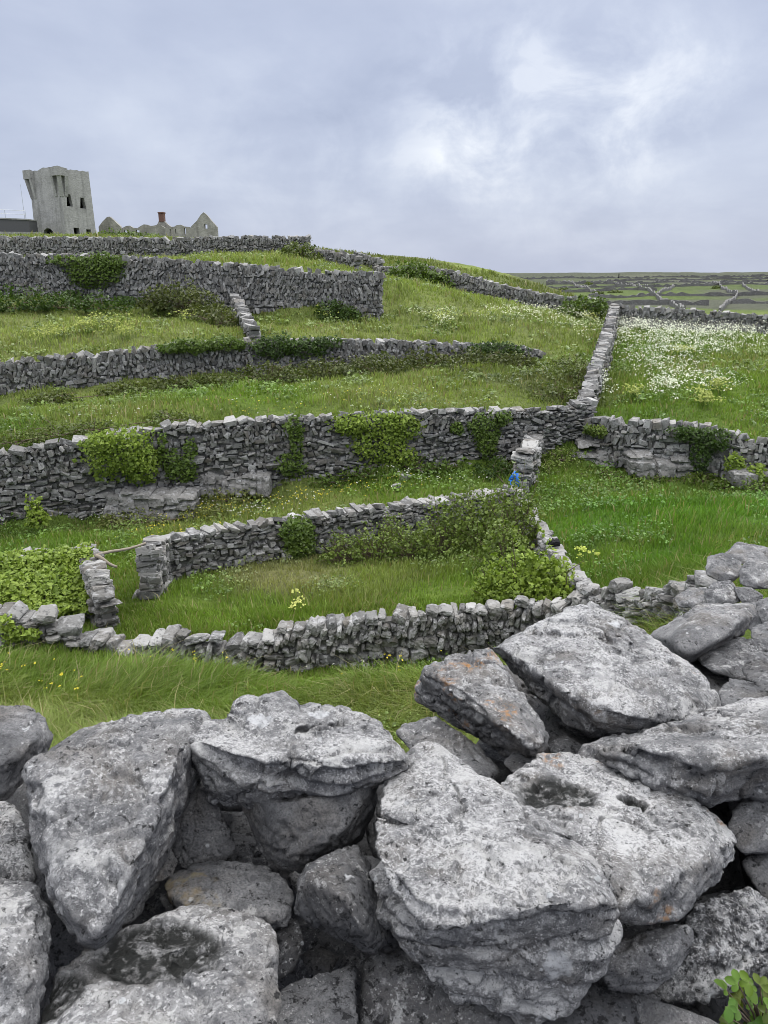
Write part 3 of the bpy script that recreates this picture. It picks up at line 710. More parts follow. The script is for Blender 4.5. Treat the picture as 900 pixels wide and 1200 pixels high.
    boulder('bluish wedge stone at the bottom edge, centre left', [(320, 1168, 1.03), (350, 1150, 1.07), (411, 1130, 1.1), (418, 1170, 1.03), (424, 1260, .9), (320, 1260, .9)], None, .8, 5, dark=.3, lich=.3, seed=22, p=34, bulge=.08)
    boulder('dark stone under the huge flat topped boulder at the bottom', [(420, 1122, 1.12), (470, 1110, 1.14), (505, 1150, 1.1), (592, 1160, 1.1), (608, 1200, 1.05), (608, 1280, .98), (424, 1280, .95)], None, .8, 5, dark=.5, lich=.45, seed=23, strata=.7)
    boulder('small dark chip between the hollowed stone and the bluish wedge', [(322, 1088, 1.19), (350, 1078, 1.21), (357, 1104, 1.17), (342, 1140, 1.12), (322, 1152, 1.1)], None, .8, 5, dark=.55, lich=.2, seed=24)
    boulder('dark fissured stone at the bottom under the rounded cobble', [(636, 1190, 1.1), (690, 1152, 1.15), (750, 1165, 1.14), (772, 1205, 1.1), (772, 1280, 1.0), (636, 1280, 1.0)], None, .8, 5, dark=.6, lich=.3, seed=25, strata=.9)
    boulder('rounded cobble squeezed under the boulder with the water hollow', [(695, 1122, 1.12), (720, 1102, 1.16), (810, 1080, 1.19), (814, 1105, 1.16), (790, 1142, 1.12), (755, 1165, 1.1), (715, 1161, 1.1)], None, .8, 5, dark=.15, lich=.5, seed=26, bulge=.3)
    boulder('black crusted rough stone with white flecks at lower right', [(755, 1162, 1.2), (800, 1100, 1.25), (810, 1065, 1.3), (850, 1045, 1.34), (880, 1040, 1.35), (908, 1078, 1.3), (960, 1100, 1.3), (905, 1112, 1.25), (880, 1142, 1.2), (840, 1172, 1.17), (790, 1177, 1.17)], None, .8, 6, dark=.75, lich=.75, seed=27, strata=.8, rough=1.3, stains=[(884, 1090, 1.24, .02, 2), (836, 1125, 1.2, .012, 2), (835, 1172, 1.17, .012, 2)])
    boulder('dark stone below the black crusted one, beside the green weed', [(780, 1180, 1.24), (830, 1166, 1.26), (852, 1190, 1.24), (848, 1270, 1.12), (775, 1270, 1.12)], None, .8, 5, dark=.6, lich=.3, seed=28)
    boulder('knobbly stone below the pitted rim at the right edge', [(850, 982, 1.46), (862, 946, 1.52), (900, 916, 1.6), (980, 920, 1.6), (980, 988, 1.48), (897, 995, 1.44), (872, 1005, 1.42)], None, .8, 5, dark=.05, lich=.35, seed=29, rough=1.6)
    boulder('stone at the right edge above the black crusted one', [(862, 1015, 1.45), (900, 985, 1.52), (980, 985, 1.52), (980, 1090, 1.35), (905, 1070, 1.36)], None, .8, 5, dark=.3, lich=.15, seed=30)
    boulder('pebble sized chip beside the wedge shaped boulder', [(172, 1002, 1.33), (195, 985, 1.37), (209, 1010, 1.33), (202, 1027, 1.3), (174, 1040, 1.28)], None, .8, 5, dark=.12, lich=.3, seed=31)
    boulder('narrow shaded stone right of the tan block', [(424, 960, 1.5), (452, 925, 1.55), (468, 940, 1.5), (456, 1000, 1.4), (438, 1010, 1.38)], None, .8, 5, dark=.3, lich=.1, seed=32)
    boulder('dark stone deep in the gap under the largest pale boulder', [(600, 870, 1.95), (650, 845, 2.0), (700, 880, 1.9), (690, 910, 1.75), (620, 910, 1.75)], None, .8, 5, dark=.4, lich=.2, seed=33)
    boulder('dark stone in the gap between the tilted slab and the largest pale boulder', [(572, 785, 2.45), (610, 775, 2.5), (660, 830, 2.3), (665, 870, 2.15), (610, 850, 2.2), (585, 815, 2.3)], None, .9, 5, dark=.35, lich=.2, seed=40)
    for i, (lab, ol, dk) in enumerate([
        ('small chip between the mottled stone and the hollowed stone, left', [(186, 1052, 1.26), (205, 1040, 1.28), (226, 1046, 1.27), (224, 1066, 1.23), (200, 1074, 1.22)], .2),
        ('small dark wedge in the black gap under the jagged stone', [(352, 1120, 1.22), (374, 1106, 1.25), (398, 1122, 1.22), (388, 1140, 1.19), (362, 1142, 1.19)], .5),
        ('small chip jammed between the jagged stone and the huge boulder', [(430, 1096, 1.17), (452, 1094, 1.18), (462, 1112, 1.15), (448, 1126, 1.13), (430, 1118, 1.14)], .4),
        ('small chip between the rounded cobble and the fissured stone', [(736, 1164, 1.16), (758, 1156, 1.18), (774, 1170, 1.16), (766, 1188, 1.14), (742, 1186, 1.14)], .4),
        ('small stone wedged behind the boulder with the water hollow', [(588, 894, 1.68), (606, 878, 1.72), (630, 880, 1.71), (632, 900, 1.66), (604, 908, 1.64)], .25),
        ('small stone wedged under the long rounded boulder, left end', [(640, 872, 1.82), (662, 862, 1.86), (684, 874, 1.82), (680, 892, 1.76), (652, 894, 1.76)], .3)]):
        boulder(lab, ol, None, .9, 5, dark=dk, lich=.3, seed=70 + i, p=60, bulge=.3)
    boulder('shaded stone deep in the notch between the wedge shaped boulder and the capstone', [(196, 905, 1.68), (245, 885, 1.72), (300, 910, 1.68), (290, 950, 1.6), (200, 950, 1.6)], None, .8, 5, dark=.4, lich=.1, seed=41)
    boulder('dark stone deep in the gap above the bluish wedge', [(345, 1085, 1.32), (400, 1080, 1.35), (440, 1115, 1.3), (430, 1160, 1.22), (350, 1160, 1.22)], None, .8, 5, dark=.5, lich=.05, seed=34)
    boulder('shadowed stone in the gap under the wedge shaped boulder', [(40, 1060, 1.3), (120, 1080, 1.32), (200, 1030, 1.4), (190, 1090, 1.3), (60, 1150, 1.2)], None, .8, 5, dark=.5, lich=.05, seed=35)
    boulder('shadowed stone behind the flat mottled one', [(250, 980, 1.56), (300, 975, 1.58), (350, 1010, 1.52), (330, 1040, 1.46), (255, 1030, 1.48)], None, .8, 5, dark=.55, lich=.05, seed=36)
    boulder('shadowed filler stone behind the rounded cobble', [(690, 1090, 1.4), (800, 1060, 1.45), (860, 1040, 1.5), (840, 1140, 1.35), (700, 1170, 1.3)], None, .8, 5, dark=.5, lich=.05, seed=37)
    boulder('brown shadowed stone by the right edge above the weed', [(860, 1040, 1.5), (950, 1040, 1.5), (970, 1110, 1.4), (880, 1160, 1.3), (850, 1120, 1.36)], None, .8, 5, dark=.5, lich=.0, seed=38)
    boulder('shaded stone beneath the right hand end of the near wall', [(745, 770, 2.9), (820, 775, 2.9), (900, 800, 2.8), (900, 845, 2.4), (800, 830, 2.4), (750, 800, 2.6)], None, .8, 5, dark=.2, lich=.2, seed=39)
    # heap at the end of the near wall, farther off
    g = 'boulders heaped at the end of the valley wall'
    for i, (lab, ol, dk) in enumerate([
        ('squared block with dark cracks at the top left of the far heap', [(827, 666, 6.6), (830, 652, 6.8), (850, 648, 6.8), (870, 660, 6.7), (866, 677, 6.4), (854, 684, 6.4), (829, 676, 6.5)], .1),
        ('pale sloping block on the crest of the far heap', [(848, 650, 7.0), (864, 635, 7.2), (900, 643, 7.1), (940, 648, 7.0), (905, 662, 6.8), (870, 662, 6.8)], 0),
        ('pale block at the right edge of the far heap', [(866, 668, 6.4), (876, 655, 6.5), (900, 660, 6.5), (940, 668, 6.4), (905, 690, 6.2), (880, 691, 6.2), (868, 684, 6.3)], 0),
        ('round grey block low in the far heap', [(825, 694, 6.2), (836, 682, 6.3), (856, 680, 6.3), (864, 692, 6.2), (870, 704, 6.1), (850, 711, 6.0), (828, 708, 6.1)], .3),
        ('dark thin stone low in the far heap', [(860, 688, 6.2), (880, 688, 6.2), (895, 698, 6.1), (888, 711, 6.0), (868, 706, 6.0)], .35),
        ('wide grey block filling the right edge between the far heap and the near wall', [(866, 712, 5.6), (900, 700, 5.8), (975, 700, 5.8), (975, 745, 5.3), (900, 748, 5.2), (870, 735, 5.4)], .2),
        ('grey block by the right edge below the far heap', [(886, 706, 5.4), (905, 700, 5.5), (950, 705, 5.5), (950, 740, 5.2), (892, 736, 5.2)], .15),
        ('rubble block under the right edge of the far heap', [(878, 738, 4.8), (900, 728, 4.9), (950, 735, 4.9), (950, 770, 4.5), (885, 762, 4.5)], .2),
        ('low pale block left of the far heap', [(790, 700, 7.6), (806, 690, 7.8), (828, 688, 7.7), (832, 704, 7.4), (820, 714, 7.3), (795, 712, 7.4)], .05)]):
        boulder(lab, ol, None, 1.0, 6, dark=dk, lich=.35, seed=50 + i, strata=.4, p=80, group=g, rough=.8, bulge=.3)
    # the hidden rubble inside the wall
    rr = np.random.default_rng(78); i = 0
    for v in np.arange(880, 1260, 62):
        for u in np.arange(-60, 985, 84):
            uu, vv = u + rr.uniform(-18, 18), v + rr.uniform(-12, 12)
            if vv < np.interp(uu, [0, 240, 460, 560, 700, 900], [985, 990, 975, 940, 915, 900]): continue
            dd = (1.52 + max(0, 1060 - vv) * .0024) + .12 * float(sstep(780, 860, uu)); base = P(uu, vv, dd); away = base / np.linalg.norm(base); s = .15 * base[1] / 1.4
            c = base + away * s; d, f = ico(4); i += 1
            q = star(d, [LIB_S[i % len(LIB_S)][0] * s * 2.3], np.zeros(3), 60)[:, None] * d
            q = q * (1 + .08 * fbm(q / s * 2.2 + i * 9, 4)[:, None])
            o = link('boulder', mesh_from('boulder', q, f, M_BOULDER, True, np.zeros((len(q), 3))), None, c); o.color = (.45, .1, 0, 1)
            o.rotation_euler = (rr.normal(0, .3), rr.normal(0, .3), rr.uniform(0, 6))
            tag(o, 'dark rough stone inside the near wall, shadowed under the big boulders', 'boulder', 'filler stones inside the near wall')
    # stones of the same wall beyond the frame and inside it
    rr = np.random.default_rng(77); i = 0
    for (x, y, z, s) in [(-1.15, 1.25, -1.15, .26), (-1.55, 1.75, -1.5, .28), (-1.6, 1.4, -1.2, .3), (-1.7, 1.9, -1.4, .3), (-.55, .78, -1.5, .2), (.1, .82, -1.55, .22), (.5, .95, -1.5, .2), (1.15, 1.5, -1.4, .22), (1.5, 1.95, -1.35, .25), (1.9, 2.4, -1.45, .27),
                         (1.7, 2.9, -2.0, .33), (2.2, 3.5, -2.3, .34), (2.55, 4.3, -2.75, .36), (2.85, 5.1, -3.15, .38), (3.3, 5.9, -3.4, .36), (3.5, 6.6, -3.6, .36), (2.75, 3.2, -1.9, .26), (3.1, 3.9, -2.1, .27), (3.45, 4.7, -2.5, .28), (1.25, 1.0, -1.6, .2), (1.5, 1.25, -1.5, .21), (1.8, 1.55, -1.5, .22), (2.1, 1.9, -1.55, .22), (2.4, 2.35, -1.65, .24), (2.6, 2.75, -1.75, .24), (2.0, 1.45, -1.75, .2), (2.4, 1.85, -1.8, .2), (1.6, 1.0, -1.8, .2), (-1.5, 1.0, -1.5, .2), (-1.9, 1.35, -1.55, .24)]:
        d, f = ico(5); pts = LIB_S[rr.integers(len(LIB_S))][0]
        c = np.array([x, y, z]); i += 1
        q = star(d, [pts * s * 2 * np.array([1.1, .9, .7])], np.zeros(3), 60)[:, None] * d
        q = q * (1 + .06 * fbm(q / s * 2 + i * 9, 5) - .05 * np.abs(fbm(q / s * 3.5 + i * 5, 4)) + .014 * fbm(q / s * 16 + i, 3))[:, None]
        me = mesh_from('boulder', q, f, M_BOULDER, True, np.zeros((len(q), 3)))
        o = link('boulder', me, None, c); o.color = (.2, .35, 0, 1); o.rotation_euler = (rr.normal(0, .3), rr.normal(0, .3), rr.uniform(0, 6))
        tag(o, 'rough grey filler boulder of the near wall, mostly covered by other stones', 'boulder', 'filler boulders of the near wall')
near_boulders()

# ------------------------------------------------------------------ rock ledges at the foot of walls
def ledge(label, u0, u1, vt, vb, D, seed, n=3, moss=True):
    rng = np.random.default_rng(seed); A = Acc(); d, f = ico(5)
    us = np.linspace(u0, u1, n + 1)
    c0 = P((u0 + u1) / 2, vb, D)
    for i in range(n):
        a, b = us[i], us[i + 1]
        top = vt + rng.uniform(-3, 5)
        ol = [(a - 1, top + 4, D), (a + 2, top, D + .2), (b - 2, top + rng.uniform(-2, 3), D + .2), (b + 1, top + 5, D), (b + 1, vb, D - .1), (a - 1, vb + 2, D - .1)]
        o3 = np.array([P(*q) for q in ol]); c = o3.mean(0)
        pts = np.concatenate([o3, o3 + np.array([0, 1.2, .1])])
        ctr = pts.mean(0); v = star(d, [pts], ctr, 30)[:, None] * d
        q = v * 1.0 + seed * 3 + i
        lay = v[:, 2] * 9 + fbm(q * 1.5, 2)
        ly = vnoise(np.stack([lay, np.full(len(v), seed + i), q[:, 0] * .6], -1))
        col_ = vnoise(np.stack([v[:, 0] * 4 + seed, np.full(len(v), 2.), np.full(len(v), 5.)], -1))
        v = v * (1 + .16 * (sstep(.35, .55, ly) - .5) + .16 * (sstep(.38, .5, col_) - .5) + .16 * fbm(q * 3, 4) - .05 * np.abs(fbm(q * 9, 3)))[:, None]
        A.add(v + ctr, f, np.array([.45, .35, .5]))
    o = A.build('rock_ledge', M_WALL, None, False, c0)
    return tag(o, label, 'rock outcrop', 'rock ledges under the walls')
ledge('cracked blocky rock outcrop left at the foot of the tall wall', 122, 226, 576, 612, 22.9, 1, 6)
ledge('smaller mossy rock outcrop right of the blocky one', 234, 314, 556, 580, 24.0, 2, 5)
ledge('grey rock block sticking out beneath the right hand wall', 740, 812, 536, 562, 25.3, 3, 3)
ledge('thin pale rock shelf left beneath the right hand wall', 676, 732, 512, 524, 26.6, 4, 2)
ledge('dark hollowed rock under the thin pale shelf', 674, 735, 526, 546, 26.5, 5, 2)
ledge('loose white stone slab at the right edge below the wall', 862, 905, 548, 572, 24.2, 6, 2)
for i, (u, v, s, lab) in enumerate([(465, 572, .22, 'white loose stone lying in the grass below the tall wall'), (476, 562, .3, 'larger white loose stone lying above another in the grass'), (205, 605, .16, 'pebble lying by the blocky outcrop'), (140, 608, .2, 'small rock at the left end of the blocky outcrop'), (120, 752, .35, 'smooth stone fallen at the end of the pen wall'), (505, 765, .32, 'pale stone leaning against the foot of the valley wall'), (522, 752, .2, 'small stone leaning on the valley wall'), (163, 700, .22, 'small stone by the free end of the corner wall')]):
    p = ground(u, v, 9 if v > 690 else 15); d, f = ico(4); q = star(d, [LIB_S[i][0] * s * np.array([1.5, 1.1, .9])], np.zeros(3), 18)[:, None] * d
    q = q * (1 + .1 * fbm(q * 8 + i, 3)[:, None])
    o = link('stone', mesh_from('stone', q, f, M_WALL, True, np.tile([.8, .1, .5], (len(q), 1))), None, p + np.array([0, 0, s * .3])); tag(o, lab, 'stone', 'loose stones in the grass')

# ------------------------------------------------------------------ grass
def blades(N, dlo, dhi, seed, xlim=.82):
    rng = np.random.default_rng(seed)
    D = np.exp(rng.uniform(math.log(dlo), math.log(dhi), N)); x = rng.uniform(-xlim, xlim, N) * D; y = D
    clump = n2(x, y, 1.3, 4.4); keep = rng.random(N) < .35 + 1.1 * clump
    # nothing grows inside the near wall
    keep &= ~((y < 8) & (x > 2.0)); x, y, D, clump = x[keep], y[keep], D[keep], clump[keep]
    # tufts: gather blades round shared centres
    N = len(x)
    z = terr(x, y)
    lush = n2(x, y, .45, 7.7)
    tall = np.where(y < 12.3, .40, np.where((y < 15.5), .19, .20)) * (0.55 + .9 * lush) * (.7 + .6 * clump)
    tall *= np.clip(1 + (D - 25) / 60, 1, 1.6)
    h = tall * rng.uniform(.55, 1.35, N)
    stalk = rng.random(N) < .014; h = np.where(stalk, h * 1.55, h)
    w = np.clip(.00062 * D, .006, .06) * rng.uniform(.4, 1.6, N)
    wind = 2 * math.pi * n2(x, y, .22, 1.9) + 1.2
    ang = wind + rng.normal(0, 1, N) * np.where(y < 12.3, .9, 1.7); lean = h * (.25 + .75 * rng.random(N)) * np.where(y < 12.3, 1.15, .6)
    lx, ly = np.cos(ang) * lean, np.sin(ang) * lean
    fa = rng.uniform(0, math.pi, N); ax, ay = np.cos(fa) * w, np.sin(fa) * w
    b = np.stack([x, y, z - .02], -1); side = np.stack([ax, ay, np.zeros(N)], -1)
    m = b + np.stack([lx * .35, ly * .35, h * .62], -1); t = b + np.stack([lx, ly, h * (1 - .25 * (lean / h) ** 1)], -1)
    v = np.stack([b - side, b + side, m - side * .75, m + side * .75, t], 1).reshape(-1, 3)
    o = np.arange(N)[:, None] * 5
    f = np.concatenate([o + np.array([0, 1, 3]), o + np.array([0, 3, 2]), o + np.array([2, 3, 4])], 0)
    c = sward(x, y)
    br = (.62 + .55 * rng.random(N)) * (.72 + .55 * n2(x, y, .9, 2.2))
    c = c * br[:, None]
    dry = (rng.random(N) < .05 + .14 * sstep(.5, .75, n2(x, y, .5, 6.1)))[:, None]
    c = np.where(dry, np.array([.26, .235, .11]) * (.7 + .5 * rng.random((N, 1))), c)
    c = np.where(stalk[:, None], np.array([.27, .245, .125]) * rng.uniform(.7, 1.3, (N, 1)), c)
    c5 = np.repeat(c, 5, 0).reshape(N, 5, 3)
    return v, f, c5.reshape(-1, 3)
g1 = blades(330000, 8.5, 15.5, 1); g2 = blades(330000, 13.5, 78, 2)
for gg, lab in ((g1, 'long windblown grass on the slope just beyond the near wall'), (g2, 'shorter green grass covering the terraced fields of the hillside')):
    tag(link('grass', mesh_from('grass', gg[0], gg[1], M_GRASS, True, gg[2])), lab, 'grass', kind='stuff')

# ------------------------------------------------------------------ leaves
def leaf_mesh(acc, pts, nrm, size, cols, rng, tilt=.55):
    """folded pointed leaves, four vertices each"""
    n = len(pts); nn = nrm + rng.normal(0, tilt, (n, 3)); nn /= np.linalg.norm(nn, axis=1)[:, None]
    a = np.cross(nn, rng.normal(0, 1, (n, 3))); a /= np.linalg.norm(a, axis=1)[:, None] + 1e-9; b = np.cross(nn, a)
    s = (size * np.clip(rng.lognormal(-.08, .38, n), .35, 1.9))[:, None]
    v = np.stack([pts - a * s * .5, pts + b * s * .40 - nn * s * .1, pts + a * s * .55, pts - b * s * .40 - nn * s * .1], 1).reshape(-1, 3)
    o = np.arange(n)[:, None] * 4
    acc.add(v, np.concatenate([o + np.array([0, 2, 1]), o + np.array([0, 3, 2])], 0), np.repeat(cols, 4, 0))
def leafcol(n, a, b, rng, pos=None, s=2.0):
    t = rng.random(n) * .6 + (.4 * vnoise(pos * s + 3.3) if pos is not None else .2)
    return (np.array(a)[None] * (1 - t[:, None]) + np.array(b)[None] * t[:, None]) * rng.uniform(.75, 1.2, (n, 1))
IVY_B = ((.10, .165, .018), (.27, .35, .06)); IVY_D = ((.028, .055, .012), (.075, .125, .025)); IVY_M = ((.05, .09, .014), (.13, .19, .035)); BRAM = ((.052, .078, .018), (.14, .17, .046)); HAW = ((.06, .10, .018), (.20, .26, .058))

def ivy(label, key, blobs, pal, n, size=.10, thick=.22, seed=1, name='ivy_patch', cat='ivy', slope=None):
    """creeper on a wall face: blobs are (u, v, half width, half height)"""
    rng = np.random.default_rng(seed); A = Acc(); pts = []
    area = np.array([b[2] * b[3] for b in blobs], float)
    for b, k in zip(blobs, (area / area.sum() * n).astype(int)):
        r = np.sqrt(rng.random(k)) * (.75 + .5 * rng.random(k)); a = rng.uniform(0, 2 * math.pi, k)
        u = b[0] + np.cos(a) * r * b[2]; v = b[1] + np.sin(a) * r * b[3]
        e = 1 - np.clip(((u - b[0]) / b[2]) ** 2 + ((v - b[1]) / b[3]) ** 2, 0, 1)
        keep = .6 * n2(u, v, .12, seed * 1.3) + .4 * n2(u, v, .33, seed * 2.1) + .55 * e > .40; u, v, e = u[keep], v[keep], e[keep]
        for uu, vv, ee in zip(u, v, e):
            D = wall_D(key, uu) - .28 - thick * (ee ** .5) * rng.uniform(.35, 1.0) - (max(0., vv - slope[0]) * slope[1] if slope else 0.)
            pts.append(P(uu, vv, D))
    pts = np.array(pts)
    base = np.array([pts[:, 0].mean(), pts[:, 1].mean(), pts[:, 2].min()])
    leaf_mesh(A, pts, np.tile([0, -.8, .6] if not slope else [0, -.45, .9], (len(pts), 1)), size, leafcol(len(pts), *pal, rng, pts), rng)
    return tag(A.build(name, M_LEAF, None, False, base), label, cat, 'ivy and creepers on the walls')

def bush(label, lumps, pal, n, size=.09, seed=1, name='bush', cat='bush', group='bushes and brambles', twigs=10, tw=.02, tilt=.8, dmin=12):
    """lumps: (u, v_base, half width m, height m, depth m [, distance]) domes standing on the ground; leaves fill their outer volume"""
    rng = np.random.default_rng(seed); A = Acc(); T = Acc(); P3 = []; N3 = []
    vol = np.array([l[2] * l[3] for l in lumps]); first = None; prev = None
    for l, k in zip(lumps, (vol / vol.sum() * n).astype(int)):
        g = P(l[0], l[1], l[5]) if len(l) > 5 else ground(l[0], l[1], dmin)
        if len(l) > 5: g[2] = min(g[2], float(terr(g[0], g[1])) + .0) if abs(g[2] - float(terr(g[0], g[1]))) > .4 else g[2]
        if first is None: first = g.copy()
        d = rng.normal(0, 1, (k, 3)); d[:, 2] = np.abs(d[:, 2]) * .9 - .12; d /= np.linalg.norm(d, axis=1)[:, None]
        lump = 1 + .55 * fbm(d * 2.1 + seed * 5 + g, 3)
        r = (1 - .45 * rng.random(k) ** 1.6) * lump
        keep = vnoise(d * 3.1 + seed * 9 + g) > .27
        p = g + d * r[:, None] * np.array([l[2], l[4], l[3]])
        P3.append(p[keep]); N3.append(d[keep] + np.array([0, 0, .4]))
        if prev is not None: T.add(*tube([prev + [0, 0, .03], (prev + g) / 2 + [0, 0, .05], g + [0, 0, .03]], [tw * .8] * 3, 4), (1, 1, 1))
        prev = g.copy()
        for _ in range(twigs):
            q = rng.normal(0, 1, 3); q[2] = abs(q[2]) * 1.2; q /= np.linalg.norm(q); e = g + q * np.array([l[2], l[4], l[3]]) * rng.uniform(.8, 1.32)
            m = (g + e) / 2 + rng.normal(0, .08, 3) * l[2]
            k_ = 7; lp = m + (e - m) * rng.uniform(.3, 1.05, (k_, 1)) + rng.normal(0, size * .5, (k_, 3)); P3.append(lp); N3.append(np.tile(q + [0, 0, .5], (k_, 1)))
            T.add(*tube([g, m, e], [tw, tw * .7, tw * .25], 4), (1, 1, 1))
    pts = np.concatenate(P3); nr = np.concatenate(N3)
    leaf_mesh(A, pts, nr / np.linalg.norm(nr, axis=1)[:, None], size, leafcol(len(pts), *pal, rng, pts, 1.3), rng, tilt)
    root = empty(name, first, label, cat, group)
    A.build('foliage', M_LEAF, root, False, first)
    if T.n: T.build('stems', M_TWIG, root, False, first)
    return root

# ivy on the walls
ivy('bright yellow green ivy cushion on the tall wall above the blocky outcrop', 'terrace', [(140, 530, 44, 30), (165, 545, 22, 22), (115, 520, 18, 14)], IVY_B, 2600, .10, .55, 1)
ivy('straggling ivy trailing down the tall wall above the mossy outcrop', 'terrace', [(200, 540, 16, 14), (212, 552, 20, 14), (222, 538, 10, 22), (190, 520, 6, 14)], IVY_M, 900, .09, .25, 2)
ivy('two thin ivy strands on the tall wall, left of the wide mat', 'terrace', [(344, 500, 12, 16), (348, 520, 8, 24), (340, 545, 20, 14)], IVY_M, 800, .09, .25, 3)
ivy('wide bright ivy mat hanging over the crest of the tall wall', 'terrace', [(440, 498, 50, 16), (470, 500, 24, 18), (410, 500, 20, 10), (445, 522, 34, 20), (470, 540, 22, 20)], IVY_B, 2600, .10, .35, 4)
ivy('dark ivy patch with bright edge on the tall wall near the pier', 'terrace', [(568, 500, 20, 20), (572, 520, 14, 18), (590, 490, 12, 10)], IVY_M, 1300, .09, .35, 5)
ivy('small round ivy tuft on the tall wall, between two bigger patches', 'terrace', [(536, 502, 8, 9)], IVY_M, 220, .08, .2, 6)
ivy('square ivy patch on the corner wall, left of the brambles', 'corner', [(348, 625, 22, 18), (352, 640, 18, 20)], IVY_M, 1500, .08, .3, 7)
ivy('ivy hanging on the right hand wall above the rock block', 'right', [(812, 510, 26, 10), (838, 515, 22, 14), (820, 535, 14, 20), (800, 505, 20, 6)], IVY_D, 1300, .09, .3, 8)
ivy('light leafed creeper on the right hand wall near the right edge', 'right', [(862, 545, 14, 14), (885, 556, 16, 12)], IVY_B, 700, .10, .35, 9)
ivy('low green creeper on the right hand wall close to the climbing wall', 'right', [(700, 505, 12, 7), (690, 503, 8, 5)], HAW, 320, .1, .25, 10)
ivy('dark green ivy patch hanging on the high wall below the ruins', 'upper', [(110, 318, 34, 20), (125, 308, 22, 12), (75, 305, 20, 6)], IVY_M, 1700, .15, .45, 11)
ivy('thin dark creeper low on the high wall, left of the spur', 'upper', [(80, 350, 30, 10), (150, 355, 22, 8)], IVY_D, 900, .14, .5, 12)
ivy('creeper along the crest of the halfway wall, left part', 'mid', [(225, 405, 28, 9), (265, 403, 22, 9), (200, 408, 16, 6)], IVY_M, 1300, .12, .4, 13)
ivy('creeper along the crest of the halfway wall, centre part', 'mid', [(320, 405, 26, 14), (360, 408, 24, 12), (385, 400, 18, 7)], IVY_D, 1500, .12, .4, 14)
ivy('dark creeper hanging on the halfway wall near its right end', 'mid', [(582, 411, 34, 11)], IVY_D, 1100, .12, .4, 15)
ivy('bright ivy tumbling over the narrow wall beside the bright bush', 'spine', [(640, 655, 10, 22), (655, 680, 16, 12), (630, 630, 8, 14), (615, 600, 8, 14)], IVY_B, 1300, .09, .4, 16)
ivy('small creeper with yellow leaves low on the valley wall by the largest boulder', 'front', [(628, 742, 8, 6)], IVY_B, 120, .08, .15, 17)
ivy('creeper with pale leaves on the pen front wall', 'pen_front', [(14, 742, 18, 10), (8, 730, 9, 12), (34, 744, 16, 7)], IVY_B, 380, .07, .15, 18)
# pen wall swathed in ivy
ivy('thick bright ivy blanket covering the pen wall at the left edge', 'pen_back', [(25, 685, 34, 34), (70, 680, 36, 34), (-20, 685, 40, 34), (-70, 690, 40, 34), (95, 672, 16, 30), (50, 712, 44, 12), (100, 700, 10, 22), (20, 658, 40, 14), (70, 652, 36, 12), (100, 655, 12, 18), (110, 685, 8, 26), (-50, 665, 50, 14)], IVY_B, 13000, .08, .35, 19, slope=(648, .019))

# bushes, brambles
bush('bright green bushy shrub in the corner of the pen beside the narrow wall', [(608, 706, .72, 1.25, .6, 14.6), (640, 703, .66, 1.1, .5, 14.3), (582, 704, .5, .95, .5, 14.9), (664, 706, .4, .6, .4, 13.8)], IVY_B, 9500, .075, 1, twigs=14)
bush('dark thorny bramble bush against the corner wall, right half', [(560, 645, 1.0, 1.9, .6, 19.0), (602, 645, .75, 2.0, .6, 18.2), (520, 652, .8, 1.4, .6, 18.8), (590, 665, .7, 1.2, .6, 17.0)], HAW, 9500, .075, 2, twigs=40, tw=.014)
bush('brown twiggy bramble tangle against the corner wall, left half', [(480, 655, .7, .9, .5, 18.9), (440, 655, .7, .85, .5, 18.9), (400, 658, .6, .7, .5, 18.7), (460, 648, .5, 1.0, .4, 19.6)], HAW, 3600, .065, 3, twigs=60, tw=.013)
bush('low dead bramble heap in the grass of the pen', [(520, 706, .55, .28, .35, 14.4), (500, 700, .3, .25, .3, 14.7)], ((.09, .08, .045), (.15, .13, .075)), 900, .045, 4, twigs=30, tw=.008)
bush('dark low scrub below the tall wall, by the pier', [(580, 555, .8, .5, .6), (610, 590, .4, .3, .3)], IVY_D, 1600, .08, 5, dmin=20)
bush('low scrub below the middle of the tall wall', [(430, 560, 1.0, .45, .5), (480, 552, .9, .5, .5), (520, 550, .8, .45, .5), (380, 568, .7, .35, .4)], IVY_M, 2600, .08, 6, dmin=20)
bush('small light leafed sapling at the foot of the tall wall, far left', [(46, 613, .32, .75, .3, 21.6)], IVY_B, 330, .11, 7, twigs=8)
bush('dark bramble thicket in the corner under the climbing wall', [(650, 470, 1.6, .8, 1.2, 30.5), (620, 465, 1.4, .6, 1.2, 31.5), (672, 450, 1.3, .9, 1.2, 32.5), (640, 445, 1.6, .6, 1.2, 34), (670, 425, 1.2, .8, 1.2, 36.5)], BRAM, 6500, .11, 8, twigs=16)
bush('scrub strip under the halfway wall, right part', [(320, 445, 1.6, .7, .8, 33.5), (380, 440, 1.7, .8, .9, 34.6), (440, 436, 1.7, .9, .9, 35.6), (500, 432, 1.7, .9, .9, 36.6), (560, 430, 1.7, .9, .9, 37.4), (605, 432, 1.3, .8, .9, 37.4), (540, 442, 1.6, .5, .9, 35.5)], ((.04, .058, .016), (.12, .135, .042)), 8500, .12, 9, twigs=12)
bush('low scrub strip under the halfway wall, left part', [(150, 462, 1.3, .5, .7, 31.8), (200, 455, 1.3, .5, .7, 32.5), (250, 452, 1.3, .5, .7, 33), (60, 470, 1.2, .4, .7, 31)], ((.05, .07, .018), (.13, .15, .045)), 3600, .11, 10, twigs=8)
